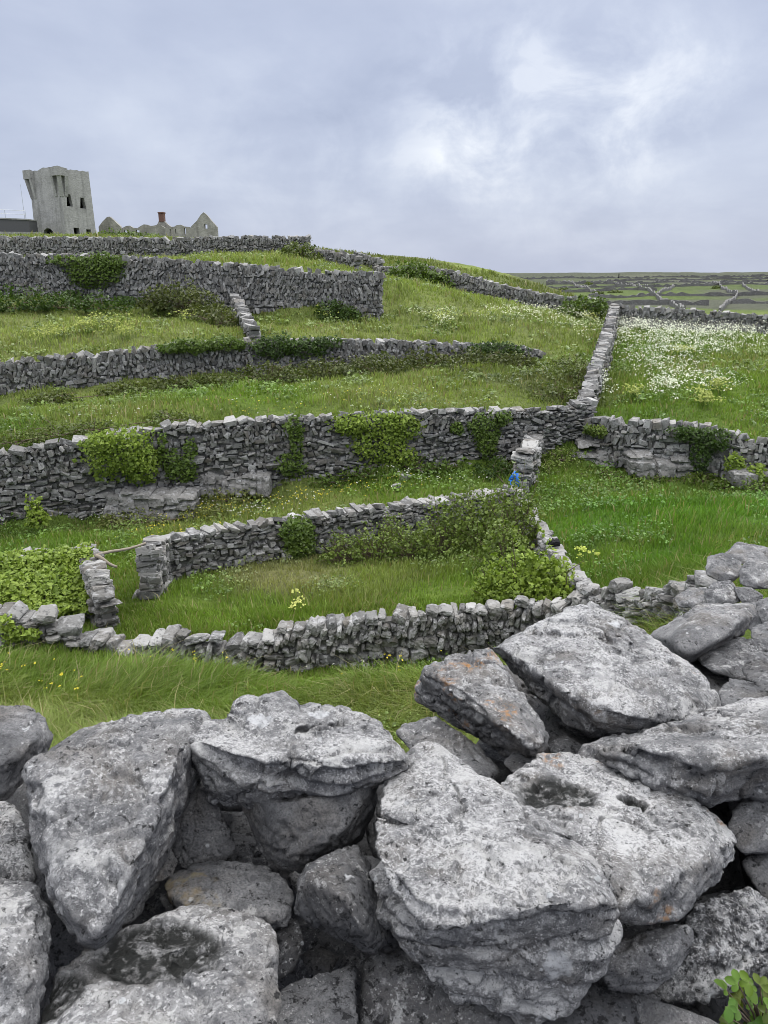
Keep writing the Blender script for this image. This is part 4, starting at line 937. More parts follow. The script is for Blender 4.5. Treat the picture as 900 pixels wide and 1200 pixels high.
bush('heathy hedge along the crest behind the tall wall, left end', [(20, 522, 1.3, .5, .6, 24.2), (70, 512, 1.3, .5, .6, 24.8), (-40, 528, 1.3, .5, .6, 24), (110, 505, .8, .4, .5, 25.2), (200, 492, 1.0, .35, .5, 26)], BRAM, 3600, .08, 11, twigs=8)
bush('dark scrub at the foot of the high wall, left end', [(20, 362, 2.0, 1.2, .9, 43.5), (70, 362, 1.8, .9, .9, 43.8), (-40, 362, 2, 1.2, .9, 43), (120, 362, 1.6, .8, .9, 44)], IVY_D, 3200, .15, 12, twigs=8)
bush('spreading thorn scrub at the foot of the high wall, left of the spur', [(215, 362, 2.0, 1.5, 1.0, 44.2), (250, 368, 1.6, 1.0, 1.0, 43), (190, 360, 1.4, 1.0, .9, 44.5), (262, 380, .9, .8, .8, 41)], ((.045, .065, .018), (.13, .145, .045)), 4200, .14, 13, twigs=16)
bush('round dark bush at the foot of the high wall near its right end', [(392, 372, 1.1, .95, .8, 43.9), (408, 373, .7, .7, .7, 43.8)], IVY_D, 1700, .13, 14)
bush('leafy thicket on the hill shoulder wall, left end', [(490, 332, 1.7, 1.6, 1.0, 59.5), (470, 330, 1.4, 1.2, 1, 60), (520, 334, 1.2, 1.0, .9, 59)], IVY_M, 2600, .2, 15)
bush('bright small tree tuft on top of the climbing wall', [(716, 354, .55, .7, .5, 49.6)], IVY_B, 700, .14, 16, twigs=6)
bush('dark hawthorn clump left of the tree tuft', [(690, 366, 1.3, 1.1, .9, 50.2), (670, 368, 1.0, .8, .8, 51)], IVY_M, 1700, .17, 17)
bush('small bush on the knoll beside the short stepped wall', [(350, 296, 1.4, .7, .8, 59.5), (370, 300, 1.1, .6, .8, 58.5)], BRAM, 900, .18, 18)
bush('clipped green hedge in front of the ruined house', [(130, 281, 2.4, .9, .8, 88), (150, 281, 2.4, .9, .8, 88), (170, 282, 2.2, .8, .8, 88)], IVY_M, 2000, .2, 19)
bush('green scrub on the rocky bank between pier and right hand wall', [(660, 540, .8, .5, .6), (640, 555, .6, .4, .5), (700, 560, .9, .3, .5), (760, 565, .9, .35, .4), (820, 565, .9, .35, .4)], HAW, 2600, .08, 20, dmin=20)
bush('lush scrub under the right hand wall at the right edge', [(850, 575, .7, .4, .4), (890, 578, .7, .5, .4), (930, 582, .8, .5, .4)], IVY_M, 1500, .09, 21, dmin=18)
bush('turf cushion and fern on top of the mossy outcrop', [(270, 560, 1.1, .4, .45, 23.9), (222, 580, .5, .4, .4, 23.0), (160, 588, 1.1, .4, .45, 22.8), (130, 600, .5, .4, .4, 22.4), (250, 585, .5, .4, .4, 22.9)], ((.10, .125, .035), (.2, .22, .07)), 3600, .07, 22, twigs=4)
# weed at the lower right corner
def weed():
    rng = np.random.default_rng(9); base = P(895, 1235, 1.22)
    root = empty('weed', base, 'small leafy green weed growing out of the stones at the lower right corner', 'plant')
    L = Acc(); S = Acc()
    for k in range(30):
        tip = P(rng.uniform(850, 925), rng.uniform(1148, 1210), rng.uniform(1.10, 1.22))
        m = (base + tip) / 2 + np.array([0, 0, .02])
        S.add(*tube([base + rng.normal(0, .01, 3), m, tip], [.0022, .002, .0012], 5), (1, 1, 1))
        c = np.array([.075 + .05 * rng.random(), .15 + .04 * rng.random(), .022]) * rng.uniform(.55, 1.2)
        up = np.array([rng.normal(0, .35), -.45 + rng.normal(0, .3), .85]); up /= np.linalg.norm(up)
        a = np.cross(up, rng.normal(0, 1, 3)); a /= np.linalg.norm(a); b = np.cross(up, a)
        for lobe in (-1.15, 0, 1.15):
            ax = a * math.cos(lobe) + b * math.sin(lobe); bx = np.cross(up, ax); s = rng.uniform(.011, .021)
            prof = [(0, .0), (.25, .30), (.5, .46), (.72, .40), (.86, .36), (1.0, .12), (1.06, .0)]
            vs = []; fs = []
            for (t, w) in prof: vs += [tip + ax * t * s * 1.3 + bx * w * s + up * (.12 * s * w * 3 - .15 * s * t * t), tip + ax * t * s * 1.3 - up * (.15 * s * t * t), tip + ax * t * s * 1.3 - bx * w * s + up * (.12 * s * w * 3 - .15 * s * t * t)]
            for i in range(len(prof) - 1):
                o = 3 * i; fs += [(o, o + 1, o + 4), (o, o + 4, o + 3), (o + 1, o + 2, o + 5), (o + 1, o + 5, o + 4)]
            L.add(vs, fs, c)
    L.build('leaves', M_LEAF, root, True, base); S.build('stems', M_TWIG, root, True, base)
weed()

def weeds(label, N, dlo, dhi, seed):
    rng = np.random.default_rng(seed); A = Acc()
    D = np.exp(rng.uniform(math.log(dlo), math.log(dhi), N)); x = rng.uniform(-.82, .82, N) * D
    k = (n2(x, D, .8, seed) + .25 * rng.random(N) > .70) & ~((D < 8) & (x > 2)); x, D = x[k], D[k]; n = len(x); m = 7
    h = rng.uniform(.05, .28, n); pts = np.repeat(np.stack([x, D, terr(x, D) + h], -1), m, 0) + rng.normal(0, 1, (n * m, 3)) * np.array([.13, .13, .05])
    base = sward(x, D) * rng.uniform(.45, 1.05, (n, 1)) * np.array([.92, 1.0, 1.1]); c = np.repeat(base, m, 0) * rng.uniform(.8, 1.2, (n * m, 1))
    sz = np.repeat(np.clip(.0034 * D, .05, .14), m)
    leaf_mesh(A, pts, np.tile([0, -.3, 1.], (n * m, 1)), sz, c, rng, .6)
    tag(A.build('meadow_weeds', M_LEAF), label, 'weeds', kind='stuff')
weeds('broad leaved weeds and clover mixed into the grass of the fields', 30000, 13.8, 75, 41)
weeds('docks and plantain leaves among the long grass beyond the near wall', 3500, 8.8, 13, 43)

# ------------------------------------------------------------------ flowers
def flowers(name, label, spots, n, col, size, hgt, seed, umbel=6, stemcol=(.09, .15, .03), spread=.10):
    """spots: (u, v, radius u, radius v, weight, dmin)"""
    rng = np.random.default_rng(seed); A = Acc(); wts = np.array([s[4] for s in spots], float)
    for s, k in zip(spots, (wts / wts.sum() * n).astype(int)):
        c = ground(s[0], s[1], s[5]); e = ground(s[0], s[1] - s[3], s[5]); sy = max(.3, abs(e[1] - c[1])); sx = s[2] * c[1] / F
        x = c[0] + rng.normal(0, .6, k) * sx; y = c[1] + rng.normal(0, .6, k) * sy; z = terr(x, y)
        k2 = k; h = hgt * rng.uniform(.6, 1.25, k2)
        heads = np.stack([x, y, z + h], -1)
        sd = size * c[1] / 40 if size < 0 else size
        pts = np.repeat(heads, umbel, 0) + rng.normal(0, 1, (k2 * umbel, 3)) * np.array([spread, spread, spread * .35])
        cc = np.array(col)[None] * rng.uniform(.75, 1.1, (len(pts), 1))
        leaf_mesh(A, pts, np.tile([0, -.35, 1.0], (len(pts), 1)), size, cc, rng, .35)
        w = size * .10; b = np.stack([x, y, z], -1)
        v = np.stack([b - [w, 0, 0], b + [w, 0, 0], heads], 1).reshape(-1, 3)
        A.add(v, np.arange(k2 * 3).reshape(-1, 3), np.tile(stemcol, (k2 * 3, 1)))
    return tag(A.build(name, M_PETAL), label, 'flowers', kind='stuff')
WHITE = (.66, .68, .58); YEL = (.62, .52, .05); ALEX = (.30, .34, .075)
flowers('cow_parsley', 'white cow parsley in drifts over the upper right field', [(750, 392, 26, 6, 3.0, 40), (800, 398, 50, 6, 5, 36), (860, 402, 40, 6, 3, 36), (780, 410, 50, 8, 4, 34), (770, 432, 40, 10, 2.4, 30), (830, 420, 40, 8, 1.6, 32), (790, 455, 30, 12, 1.6, 28), (775, 470, 14, 6, 1.0, 28), (830, 460, 40, 10, .6, 28), (725, 400, 12, 8, 1.2, 38), (705, 466, 8, 8, .4, 28), (900, 420, 30, 8, .8, 30)], 1800, WHITE, .056, .75, 1, 6, spread=.13)
flowers('cow_parsley', 'sparse white cow parsley on the slope left of the climbing wall', [(640, 378, 40, 5, 3, 42), (600, 378, 30, 4, 1.5, 42), (520, 388, 10, 3, .5, 40), (500, 378, 30, 3, .5, 42), (690, 385, 10, 10, 1, 40), (680, 395, 10, 8, .6, 38)], 300, (.6, .62, .45), .06, .7, 2, 6, spread=.13)
flowers('yellow_flowers', 'yellow green flower clumps in the upper left fields', [(60, 400, 22, 4, 2, 35), (105, 390, 10, 4, 1.2, 35), (150, 398, 14, 4, 1.2, 35), (130, 385, 40, 5, 1.4, 35), (225, 378, 12, 4, .8, 37), (515, 380, 14, 4, 1.2, 41), (690, 378, 10, 6, 1, 42), (380, 378, 20, 3, .6, 40), (560, 378, 40, 5, .8, 41)], 270, ALEX, .08, .55, 3, 6, spread=.16)
flowers('yellow_flowers', 'yellow green flower clumps in the white flowering field', [(800, 420, 10, 4, 1, 32), (825, 478, 10, 5, 1, 27), (840, 462, 10, 4, .8, 27), (740, 470, 8, 4, .5, 28)], 160, ALEX, .09, .5, 4, 6)
flowers('buttercups', 'small yellow buttercups dotted through the valley fields', [(260, 605, 60, 12, 2, 19), (350, 590, 50, 10, 1.5, 20), (450, 470, 80, 10, 1.2, 27), (200, 630, 50, 8, 1, 17), (440, 575, 60, 8, 1, 21), (300, 480, 80, 8, 1, 26), (750, 380, 8, 3, .2, 40)], 420, YEL, .03, .25, 5, 3, spread=.02)
flowers('buttercups', 'yellow buttercups in the long grass beyond the near wall', [(60, 820, 40, 14, 1, 8.6), (20, 800, 40, 10, .8, 8.6), (250, 788, 60, 6, .6, 8.6), (170, 780, 60, 8, .5, 8.6), (470, 785, 30, 10, .5, 8.6), (440, 800, 60, 12, .5, 8.6)], 46, YEL, .034, .36, 6, 3, spread=.018)
flowers('daisies', 'white daisies scattered in the terrace grass', [(300, 600, 90, 12, 1.4, 19), (150, 610, 50, 10, 1, 18), (480, 560, 70, 8, 1, 22), (400, 470, 120, 12, 1.2, 27), (400, 785, 40, 6, .1, 8.6), (120, 490, 80, 10, .5, 25)], 480, (.7, .7, .66), .035, .25, 7, 2, spread=.02)
flowers('hogweed', 'single pale yellow flowering stalk standing in the pen grass', [(350, 722, 3, 2, 1, 13.6)], 5, (.5, .52, .15), .06, .42, 8, 9, spread=.08)
flowers('hogweed', 'yellow flowering weeds under the narrow wall in the lush field', [(684, 660, 6, 3, 1, 13)], 7, (.4, .46, .08), .07, .3, 9, 8, spread=.07)

# ------------------------------------------------------------------ small things
M_WOOD = simple('weathered_wood', (.24, .21, .17), .9)
M_BLUE = simple('blue_paint', (.02, .16, .60), .5)
M_BLACK = simple('black_cloth', (.012, .012, .014), .9)
def rod_thing(name, label, cat, a, b, r, mat):
    rng = np.random.default_rng(3); pts = [a + (b - a) * t + np.array([0, 0, .02 * math.sin(t * 7)]) for t in np.linspace(0, 1, 7)]
    A = Acc(); A.add(*tube(pts, [r * (1.1 - .3 * t) for t in np.linspace(0, 1, 7)], 8))
    return tag(A.build(name, mat, None, True, a), label, cat)
rod_thing('wooden_pole', 'weathered pole laid across the gap beside the ivy covered pen', 'pole', P(110, 652, 15.7), P(171, 637, 16.4), .035, M_WOOD)
rod_thing('wooden_pole', 'shorter broken pole slanting down from the pen wall', 'pole', P(112, 651, 15.6), P(137, 665, 15.6), .04, M_WOOD)
g0 = P(600, 580, 22.9); gate = empty('field_gate', g0, 'small bright blue gate leaning in the gap by the pier', 'gate')
fr = Acc()
gp = lambda u, v: P(u, v, 22.9)
for a, b in (((598, 562), (605, 553)), ((605, 553), (608, 577)), ((598, 562), (600, 580)), ((600, 580), (608, 577))): fr.add(*tube([gp(*a), gp(*b)], .06, 6))
fr.build('frame', M_BLUE, gate, True, g0)
for k in range(3):
    ba = Acc(); t = .25 + .25 * k
    ba.add(*tube([gp(598 + 2 * t, 562 + 18 * t), gp(605 + 3 * t, 553 + 24 * t)], .035, 6)); ba.build('bar', M_BLUE, gate, True, g0)
d, f = ico(4); q = star(d, [LIB_S[7][0] * np.array([.26, .18, .16])], np.zeros(3), 14)[:, None] * d; q = q * (1 + .45 * fbm(d * 2.6 + 4, 3)[:, None])
tag(link('sack', mesh_from('sack', q, f, M_BLACK, True), None, P(650, 636, 16.2)), 'small black bundle lying over the narrow wall', 'sack')

# ------------------------------------------------------------------ tower, ruin, flat roofed building
def masonry_material(name, a, b_, stain, joint):
    m, nt, b = material(name)
    tc = nt.new('ShaderNodeTexCoord').outputs['Object']
    c = nt.mix(nt.ramp(nt.noise(tc, .8, 8, .65), [(.35, 0), (.65, 1)]), a, b_)
    st = nt.new('ShaderNodeMapping'); st.inputs['Scale'].default_value = (1.3, 1.3, .18); nt.l.new(tc, st.inputs['Vector'])
    c = nt.mix(nt.ramp(nt.noise(st.outputs[0], 1.1, 6, .6), [(.48, 0), (.70, .55)]), c, stain)
    vo = nt.new('ShaderNodeTexVoronoi'); vo.inputs['Scale'].default_value = 3.8; mp = nt.new('ShaderNodeMapping'); mp.inputs['Scale'].default_value = (1, 1, 1.8); nt.l.new(tc, mp.inputs['Vector']); nt.l.new(mp.outputs[0], vo.inputs['Vector'])
    c = nt.mix(nt.math('MULTIPLY', nt.ramp(vo.outputs['Color'], [(.2, 0), (.8, 1)]), joint), c, nt.mix(.5, c, stain))
    nt.l.new(c, b.inputs['Base Color']); b.inputs['Roughness'].default_value = .95
    nt.l.new(nt.bump(nt.math('ADD', nt.math('MULTIPLY', vo.outputs['Distance'], .3), nt.noise(tc, 3, 8, .7)), .5, .10), b.inputs['Normal'])
    return m
M_TOWER = masonry_material('tower_render', (.37, .367, .36), (.26, .258, .253), (.095, .094, .091), .42)
M_RUIN = masonry_material('ruin_masonry', (.36, .35, .325), (.22, .213, .195), (.09, .087, .08), .5)
M_BRICK = simple('red_brick', (.14, .08, .066), .9)
M_DARKR = simple('dark_render', (.085, .085, .092), .85)
M_RAIL = simple('rail_metal', (.55, .57, .60), .4, .6)

def evaluated(o):
    dg = bpy.context.evaluated_depsgraph_get(); dg.update()
    return bpy.data.meshes.new_from_object(o.evaluated_get(dg))
def bool_cut(me, cuts):
    o = link('cut_target', me); tmp = []
    for c in cuts:
        k = link('cutter', c); tmp.append(k)
        m = o.modifiers.new('b', 'BOOLEAN'); m.operation = 'DIFFERENCE'; m.object = k; m.solver = 'EXACT'
    r = evaluated(o)
    for k in tmp + [o]: bpy.data.objects.remove(k)
    return r
def poly_mesh(name, v, f, mat):
    me = bpy.data.meshes.new(name); me.from_pydata([tuple(map(float, q)) for q in v], [], [tuple(map(int, q)) for q in f]); me.update()
    bm = bmesh.new(); bm.from_mesh(me); bmesh.ops.recalc_face_normals(bm, faces=bm.faces); bm.to_mesh(me); bm.free()
    if mat: me.materials.append(mat)
    return me
def hull_mesh(name, pts, mat):
    v, f = hull_arrays(np.array(pts)); return poly_mesh(name, v, f, mat)

def tower():
    D0 = 105.
    near = P(77.5, 276, D0); L_ = P(41, 275, D0 + 4.2); R_ = P(113, 275, D0 + 4.2)
    z0 = min(near[2], L_[2], R_[2]) - .6; ztop = P(77, 196, D0)[2]; H = ztop - z0
    n2d, l2d, r2d = near[:2], L_[:2], R_[:2]; b2d = l2d + r2d - n2d; c2 = (l2d + r2d) / 2
    base = np.array([c2[0], c2[1], z0])
    root = empty('signal_tower', base, 'square ruined signal tower with corner machicolations standing on the hilltop', 'tower')
    corners = [n2d, r2d, b2d, l2d]
    def ring(k): return [c2 + (c - c2) * k for c in corners]
    v = []; nseg = 10; rng = np.random.default_rng(4)
    def loop(k, z): return [(*(p - c2), z) for p in ring(k)]
    # outer shell with subdivided ragged top
    outer_b, outer_t = ring(1.0), ring(.955)
    V = [(*(p - c2), 0) for p in outer_b]; F_ = [(0, 3, 2, 1)]; tops = []
    for i in range(4):
        a, b = outer_t[i], outer_t[(i + 1) % 4]
        for k in range(nseg):
            p = a + (b - a) * k / nseg
            tops.append((*(p - c2), H + rng.uniform(-.16, .05) + (.22 if i == 3 and 3 < k < 9 else 0)))
    V += tops; nt_ = 4 * nseg
    for i in range(4):
        F_.append([i, (i + 1) % 4] + [4 + (i * nseg + k) % nt_ for k in range(nseg, -1, -1)])
    V.append((0, 0, H - .2)); ce = len(V) - 1
    for k in range(nt_): F_.append((4 + k, 4 + (k + 1) % nt_, ce))
    shell = poly_mesh('wall', V, F_, M_TOWER)
    cuts = [hull_mesh('cavity', [(*((p - c2) * .80), z) for p in corners for z in (.5, H - 1.6)], None),
            hull_mesh('well', [(*((p - c2) * .80), z) for p in ring(.955) for z in (H - 1.0, H + 1.5)], None)]
    ex, ey = (r2d - n2d), (l2d - n2d); sx = np.linalg.norm(ex); sy = np.linalg.norm(ey); ex /= sx; ey /= sy
    def cut_right(u0, u1, v0, v1, taper=0.0):
        def fr(u): return (u - 77.5) / (113 - 77.5)
        zz0, zz1 = P(77, v1, D0)[2] - z0, P(77, v0, D0)[2] - z0
        pts = []
        for u, s in ((u0, 1), (u1, -1)):
            for z in (zz0, zz1):
                t = fr(u) * sx + (taper * s if z == zz1 else 0)
                for q in (-1.0, 1.6): pts.append((*(n2d - c2 + ex * t + ey * q), z))
        return hull_mesh('opening', pts, None)
    cuts += [cut_right(82.5, 89.5, 226.5, 241, .22), cut_right(97.5, 104.5, 229, 242, .22), cut_right(87, 93.5, 266, 274.5), cut_right(101.5, 107, 267, 275)]
    # ragged hole low in the left face
    zz = lambda v: P(60, v, D0 + 2)[2] - z0
    hp = []
    for u, v in ((51, 278), (52, 270), (56, 267), (60, 268), (63, 272), (63, 278)):
        t = (77.5 - u) / 36.5 * sy
        for q in (-1.0, 1.6): hp.append((*(n2d - c2 + ey * t + ex * q), zz(v)))
    cuts.append(hull_mesh('opening', hp, None))
    me = bool_cut(shell, cuts); me.name = 'wall'; me.materials.clear(); me.materials.append(M_TOWER)
    link('wall', me, root)
    # machicolations on the near corner and the left corner
    def machic(cn, da, db, wa, wb):
        """cn corner, da / db unit directions along the two faces away from it"""
        cc = cn - c2; out = -(da + db); out /= np.linalg.norm(out); zt = H + .12; zb_ = H - .95; o = .55
        A = Acc()
        pa = cc * .96
        for (dd, other, wl) in ((da, db, wa), (db, da, wb)):
            nrm = -other
            p0 = pa + nrm * .02 - (-0) * dd; i0, i1 = -o if dd is da else 0.0, wl
            q = [pa + dd * i0 + nrm * 0, pa + dd * i1 + nrm * 0, pa + dd * i1 + nrm * o, pa + dd * i0 + nrm * o]
            A.add(*box8([(*q[0], zb_), (*q[1], zb_), (*q[2], zb_), (*q[3], zb_), (*q[0], zt - .12 * random.random()), (*q[1], zt - .3 * random.random()), (*q[2], zt - .3 * random.random()), (*q[3], zt)]))
        A.build('machicolation', M_TOWER, root)
        def corbel(pos, nrm, tang):
            K = Acc(); w = .24
            tri = [(0, zb_ - .02), (o, zb_ - .02), (.10, zb_ - 2.4), (-.3, zb_ - 2.4), (-.3, zb_ - .02)]
            vs = [(*(pos + nrm * a + tang * s * w), z) for s in (-1, 1) for a, z in tri]; n = 5
            fs = [(0, 1, 2), (0, 2, 3), (0, 3, 4), (5, 7, 6), (5, 8, 7), (5, 9, 8)]
            for i in range(n): j = (i + 1) % n; fs += [(i, i + n, j + n), (i, j + n, j)]
            K.add(vs, fs); K.build('corbel', M_TOWER, root)
        for (dd, other, wl) in ((da, db, wa), (db, da, wb)):
            corbel(pa * 1.0 + dd * (wl - .25), -other, dd)
        od = out; t = np.array([-od[1], od[0]]); corbel(pa - od * .05, od * 1.15, t)
    machic(n2d, ex, ey, .95, 1.35)
    machic(l2d, -ey, ex, 1.2, 1.2)
tower()

def ruin():
    D0 = 118.; z0 = P(180, 280, D0)[2] - .6
    c = P(185, 279, D0); c[2] = z0
    root = empty('ruined_house', c, 'roofless stone house ruin with two gables and a red brick chimney beside the tower', 'ruin')
    X = lambda u, d=D0: P(u, 270, d)[0] - c[0]
    Zv = lambda v, d=D0: P(180, v, d)[2] - z0
    def prism(name, pts, y0, y1, mat):
        n = len(pts); v = [(X(u), y0 , Zv(vv)) for u, vv in pts] + [(X(u), y1, Zv(vv)) for u, vv in pts]
        f = [list(range(n)), list(range(2 * n - 1, n - 1, -1))] + [[i, (i + 1) % n, n + (i + 1) % n, n + i] for i in range(n)]
        return poly_mesh(name, v, f, mat)
    link('gable', prism('gable', [(117, 284), (117, 266), (122, 260), (128, 254.5), (131, 254), (136, 259), (142, 265), (143.5, 268), (143.5, 284)], -.4, .4, M_RUIN), root)
    g2 = prism('gable', [(225, 284), (225, 265.5), (232, 259), (237, 252), (240.5, 249), (244, 252), (250, 260), (255, 266), (255, 284)], -.4, .4, M_RUIN)
    cut = hull_mesh('opening', [(X(u), y, Zv(v)) for u in (240.5, 244) for v in (263, 268) for y in (-1, 1)], None)
    g2 = bool_cut(g2, [cut]); g2.name = 'gable'; g2.materials.clear(); g2.materials.append(M_RUIN); link('gable', g2, root)
    link('gable', prism('gable', [(174, 284), (174, 265), (179, 260), (180, 257.5), (187, 257.5), (189, 260), (196, 265.5), (196, 284)], 3.0, 3.8, M_RUIN), root)
    ch = link('chimney', prism('chimney', [(180.5, 258), (180.5, 247.5), (186.5, 247), (186.5, 258)], 2.9, 3.9, M_BRICK), root)
    link('chimney_cap', prism('chimney_cap', [(180, 248), (180, 246.6), (187, 246.4), (187, 248)], 2.8, 4.0, M_BRICK), ch)
    front = prism('front_wall', [(143, 284), (143, 268), (146, 266.5), (149, 265), (153, 264.5), (157, 267), (162, 267.5), (166, 265), (170, 263), (174, 263.5), (178, 265), (184, 264), (190, 264.5), (194, 267), (199, 268), (200, 266), (205, 265.8), (208, 264), (213, 263.5), (217, 265.5), (222, 266), (225.5, 267), (225.5, 284)], -.33, .33, M_RUIN)
    cuts = []
    for u0, u1, v0, v1 in ((146, 149, 270, 279), (160, 164, 269.5, 276), (171, 173, 272, 277), (199.5, 203.5, 268.5, 279), (206, 207, 268.5, 274), (216.5, 218.5, 267.5, 276)):
        cuts.append(hull_mesh('opening', [(X(u), y, Zv(v)) for u in (u0, u1) for v in (v0, v1) for y in (-1, 1)], None))
    front = bool_cut(front, cuts); front.name = 'front_wall'; front.materials.clear(); front.materials.append(M_RUIN); link('front_wall', front, root)
    link('rear_wall', prism('rear_wall', [(130, 284), (130, 271), (150, 269), (165, 271), (175, 270), (190, 269), (205, 272), (215, 269), (240, 270), (240, 284)], 6.0, 6.7, M_RUIN), root)
ruin()

def flat_building():
    D0 = 103.; z0 = P(20, 280, D0)[2] - 1.0; c = P(0, 276, D0); c[2] = z0
    root = empty('flat_roofed_building', c, 'low dark flat roofed building left of the tower with a pale roof railing', 'building')
    A = Acc(); x0, x1 = P(-160, 265, D0)[0] - c[0], P(34, 265, D0)[0] - c[0]
    zt0, zt1 = P(-160, 250, D0)[2] - z0, P(42, 258, D0)[2] - z0
    def bx(x0, x1, y0, y1, za, zb0, zb1): return box8([(x0, y0, za), (x1, y0, za), (x1, y1, za), (x0, y1, za), (x0, y0, zb0), (x1, y0, zb1), (x1, y1, zb1), (x0, y1, zb0)])
    A.add(*bx(x0, x1, 0, 2.5, 0, zt0, zt1)); A.build('wall', M_DARKR, root)
    B = Acc(); B.add(*bx(x0 - .1, x1 + .05, -.1, 2.6, zt0 + .003, zt0 + .15, zt1 + .15))
    v = B.v[0]; v[[0, 3], 2] = zt0 + .003; v[[1, 2], 2] = zt1 + .003; B.build('roof_edge', M_RAIL if False else M_TOWER, root)
    n = 9
    for k in range(n):
        t = k / (n - 1); T = Acc(); x = x0 + (x1 - .4 - x0) * t; z = zt0 + (zt1 - zt0) * t + .14
        T.add(*tube([(x, .3, z), (x, .3, z + 1.0)], .035, 6)); T.build('railing_post', M_RAIL, root)
    for hgt in (.55, 1.0):
        T = Acc(); T.add(*tube([(x0, .3, zt0 + .14 + hgt), (x1 - .4, .3, zt1 + .14 + hgt)], .03, 6)); T.build('railing_bar', M_RAIL, root)
    T = Acc(); xa = P(20, 250, D0)[0] - c[0]; T.add(*tube([(xa, 2, zt1), (xa, 2, zt1 + 4.4)], [.04, .02], 6)); T.build('aerial', M_RAIL, root)
flat_building()
# low pale parapet wall in front of tower
a = P(-120, 277, 99); b = P(47, 277, 99); A = Acc(); hz = P(20, 272, 99)[2]
A.add(*box8([(a[0], 99, a[2] - 2), (b[0], 99, a[2] - 2), (b[0], 99.6, a[2] - 2), (a[0], 99.6, a[2] - 2), (a[0], 99, hz + .2), (b[0], 99, hz), (b[0], 99.6, hz), (a[0], 99.6, hz + .2)]))
tag(A.build('parapet_wall', M_TOWER, None, False, (0, 99, a[2] - 2)), 'low pale rendered wall at the foot of the flat roofed building', 'wall')

# ------------------------------------------------------------------ far field walls on the plateau
def far_wall(pts, label, h=1.3, th=.6, seed=1):
    rng = np.random.default_rng(seed); g = [ground(u, v, 105, 900) for u, v in pts]
    q = []
    for a, b in zip(g[:-1], g[1:]):
        n = max(2, int(np.linalg.norm(b - a) / 1.5)); n = min(n, 220)
        q += [a + (b - a) * k / n for k in range(n)]
    q.append(g[-1]); q = np.array(q); q[:, 2] = terr(q[:, 0], q[:, 1])
    t = np.gradient(q[:, :2], axis=0); t /= np.linalg.norm(t, axis=1)[:, None] + 1e-9; nn = np.stack([-t[:, 1], t[:, 0]], -1) * th / 2
    hh = h * rng.uniform(.45, 1.35, len(q)) * (q[:, 1] / 220) ** .35
    V = []; Fq = []
    for i in range(len(q)):
        x, y, z = q[i]; V += [(x - nn[i, 0], y - nn[i, 1], z - .3), (x + nn[i, 0], y + nn[i, 1], z - .3), (x + nn[i, 0] * .8, y + nn[i, 1] * .8, z + hh[i]), (x - nn[i, 0] * .8, y - nn[i, 1] * .8, z + hh[i])]
        if i:
            o = 4 * i; p = o - 4
            for a_, b_ in ((0, 1), (1, 2), (2, 3), (3, 0)): Fq += [(p + a_, p + b_, o + b_), (p + a_, o + b_, o + a_)]
    Fq += [(0, 2, 1), (0, 3, 2), (o, o + 1, o + 2), (o, o + 2, o + 3)]
    A = Acc(); base = q[len(q) // 2]; c = np.repeat(np.stack([rng.uniform(.0, .3, len(q)), np.full(len(q), .2), np.full(len(q), .5)], -1), 4, 0)
    A.v.append(np.array(V)); A.f.append(np.array(Fq)); A.c.append(c); A.n = len(V)
    return tag(A.build('field_wall', M_WALL, None, False, base), label, 'stone wall', 'walls on the distant plateau')
for i, (pts, lab) in enumerate([
    ([(738, 334), (770, 349), (802, 364)], 'distant wall slanting down the plateau from left to right'),
    ([(836, 332), (852, 342), (864, 346), (850, 358), (843, 367)], 'distant wall bending back in a hook on the plateau'),
    ([(620, 338), (700, 337), (800, 336), (905, 334)], 'distant wall crossing the plateau below the skyline'),
    ([(690, 348), (760, 347), (850, 347), (905, 346)], 'distant wall crossing the middle of the plateau'),
    ([(700, 357), (770, 357), (830, 358)], 'distant wall in the lower left of the plateau'),
    ([(850, 356), (905, 356)], 'short distant wall in the lower right of the plateau'),
    ([(640, 331), (720, 329.5), (820, 328.5), (905, 327)], 'distant wall just under the skyline'),
    ([(610, 327.5), (700, 326.5), (800, 325), (905, 323.5)], 'distant wall along the skyline of the plateau'),
    ([(660, 331), (690, 341), (700, 348)], 'distant wall dropping away by the hill shoulder'),
    ([(790, 337), (770, 347)], 'short distant connecting wall left of the hook'),
    ([(870, 334), (890, 346)], 'short distant connecting wall right of the hook'),
    ([(630, 343), (700, 342), (770, 341)], 'distant wall behind the hill shoulder'),
    ([(640, 334), (740, 333), (850, 331), (905, 330.5)], 'distant double wall beneath the skyline'),
    ([(720, 333), (760, 337)], 'tiny distant wall joining two others'),
    ]): far_wall(pts, lab, .95, .4, 30 + i)
for i, (u, v, w, lab) in enumerate([(700, 345, 5, 'distant round bush in the middle of the plateau'), (720, 343, 6, 'distant wide bush right of the round one'), (770, 336, 5, 'distant bush by the plateau wall'), (840, 338, 4, 'distant bush near the hook of the wall'), (660, 340, 5, 'distant bush behind the hill shoulder'), (690, 334, 4, 'distant bush higher on the plateau')]):
    g = ground(u, v, 105, 900); bush(lab, [(u, v, w * .45 * g[1] / 300, 1.0 * g[1] / 300, 1.5, g[1])], BRAM, 220, .6, 60 + i, 'distant_bush', 'bush', 'bushes on the distant plateau', 0)
g = ground(725, 326, 105, 900)
rod_thing('marker_post', 'tiny dark post on the plateau skyline', 'post', g, g + np.array([0, 0, 3.0]), .35, M_BLACK)

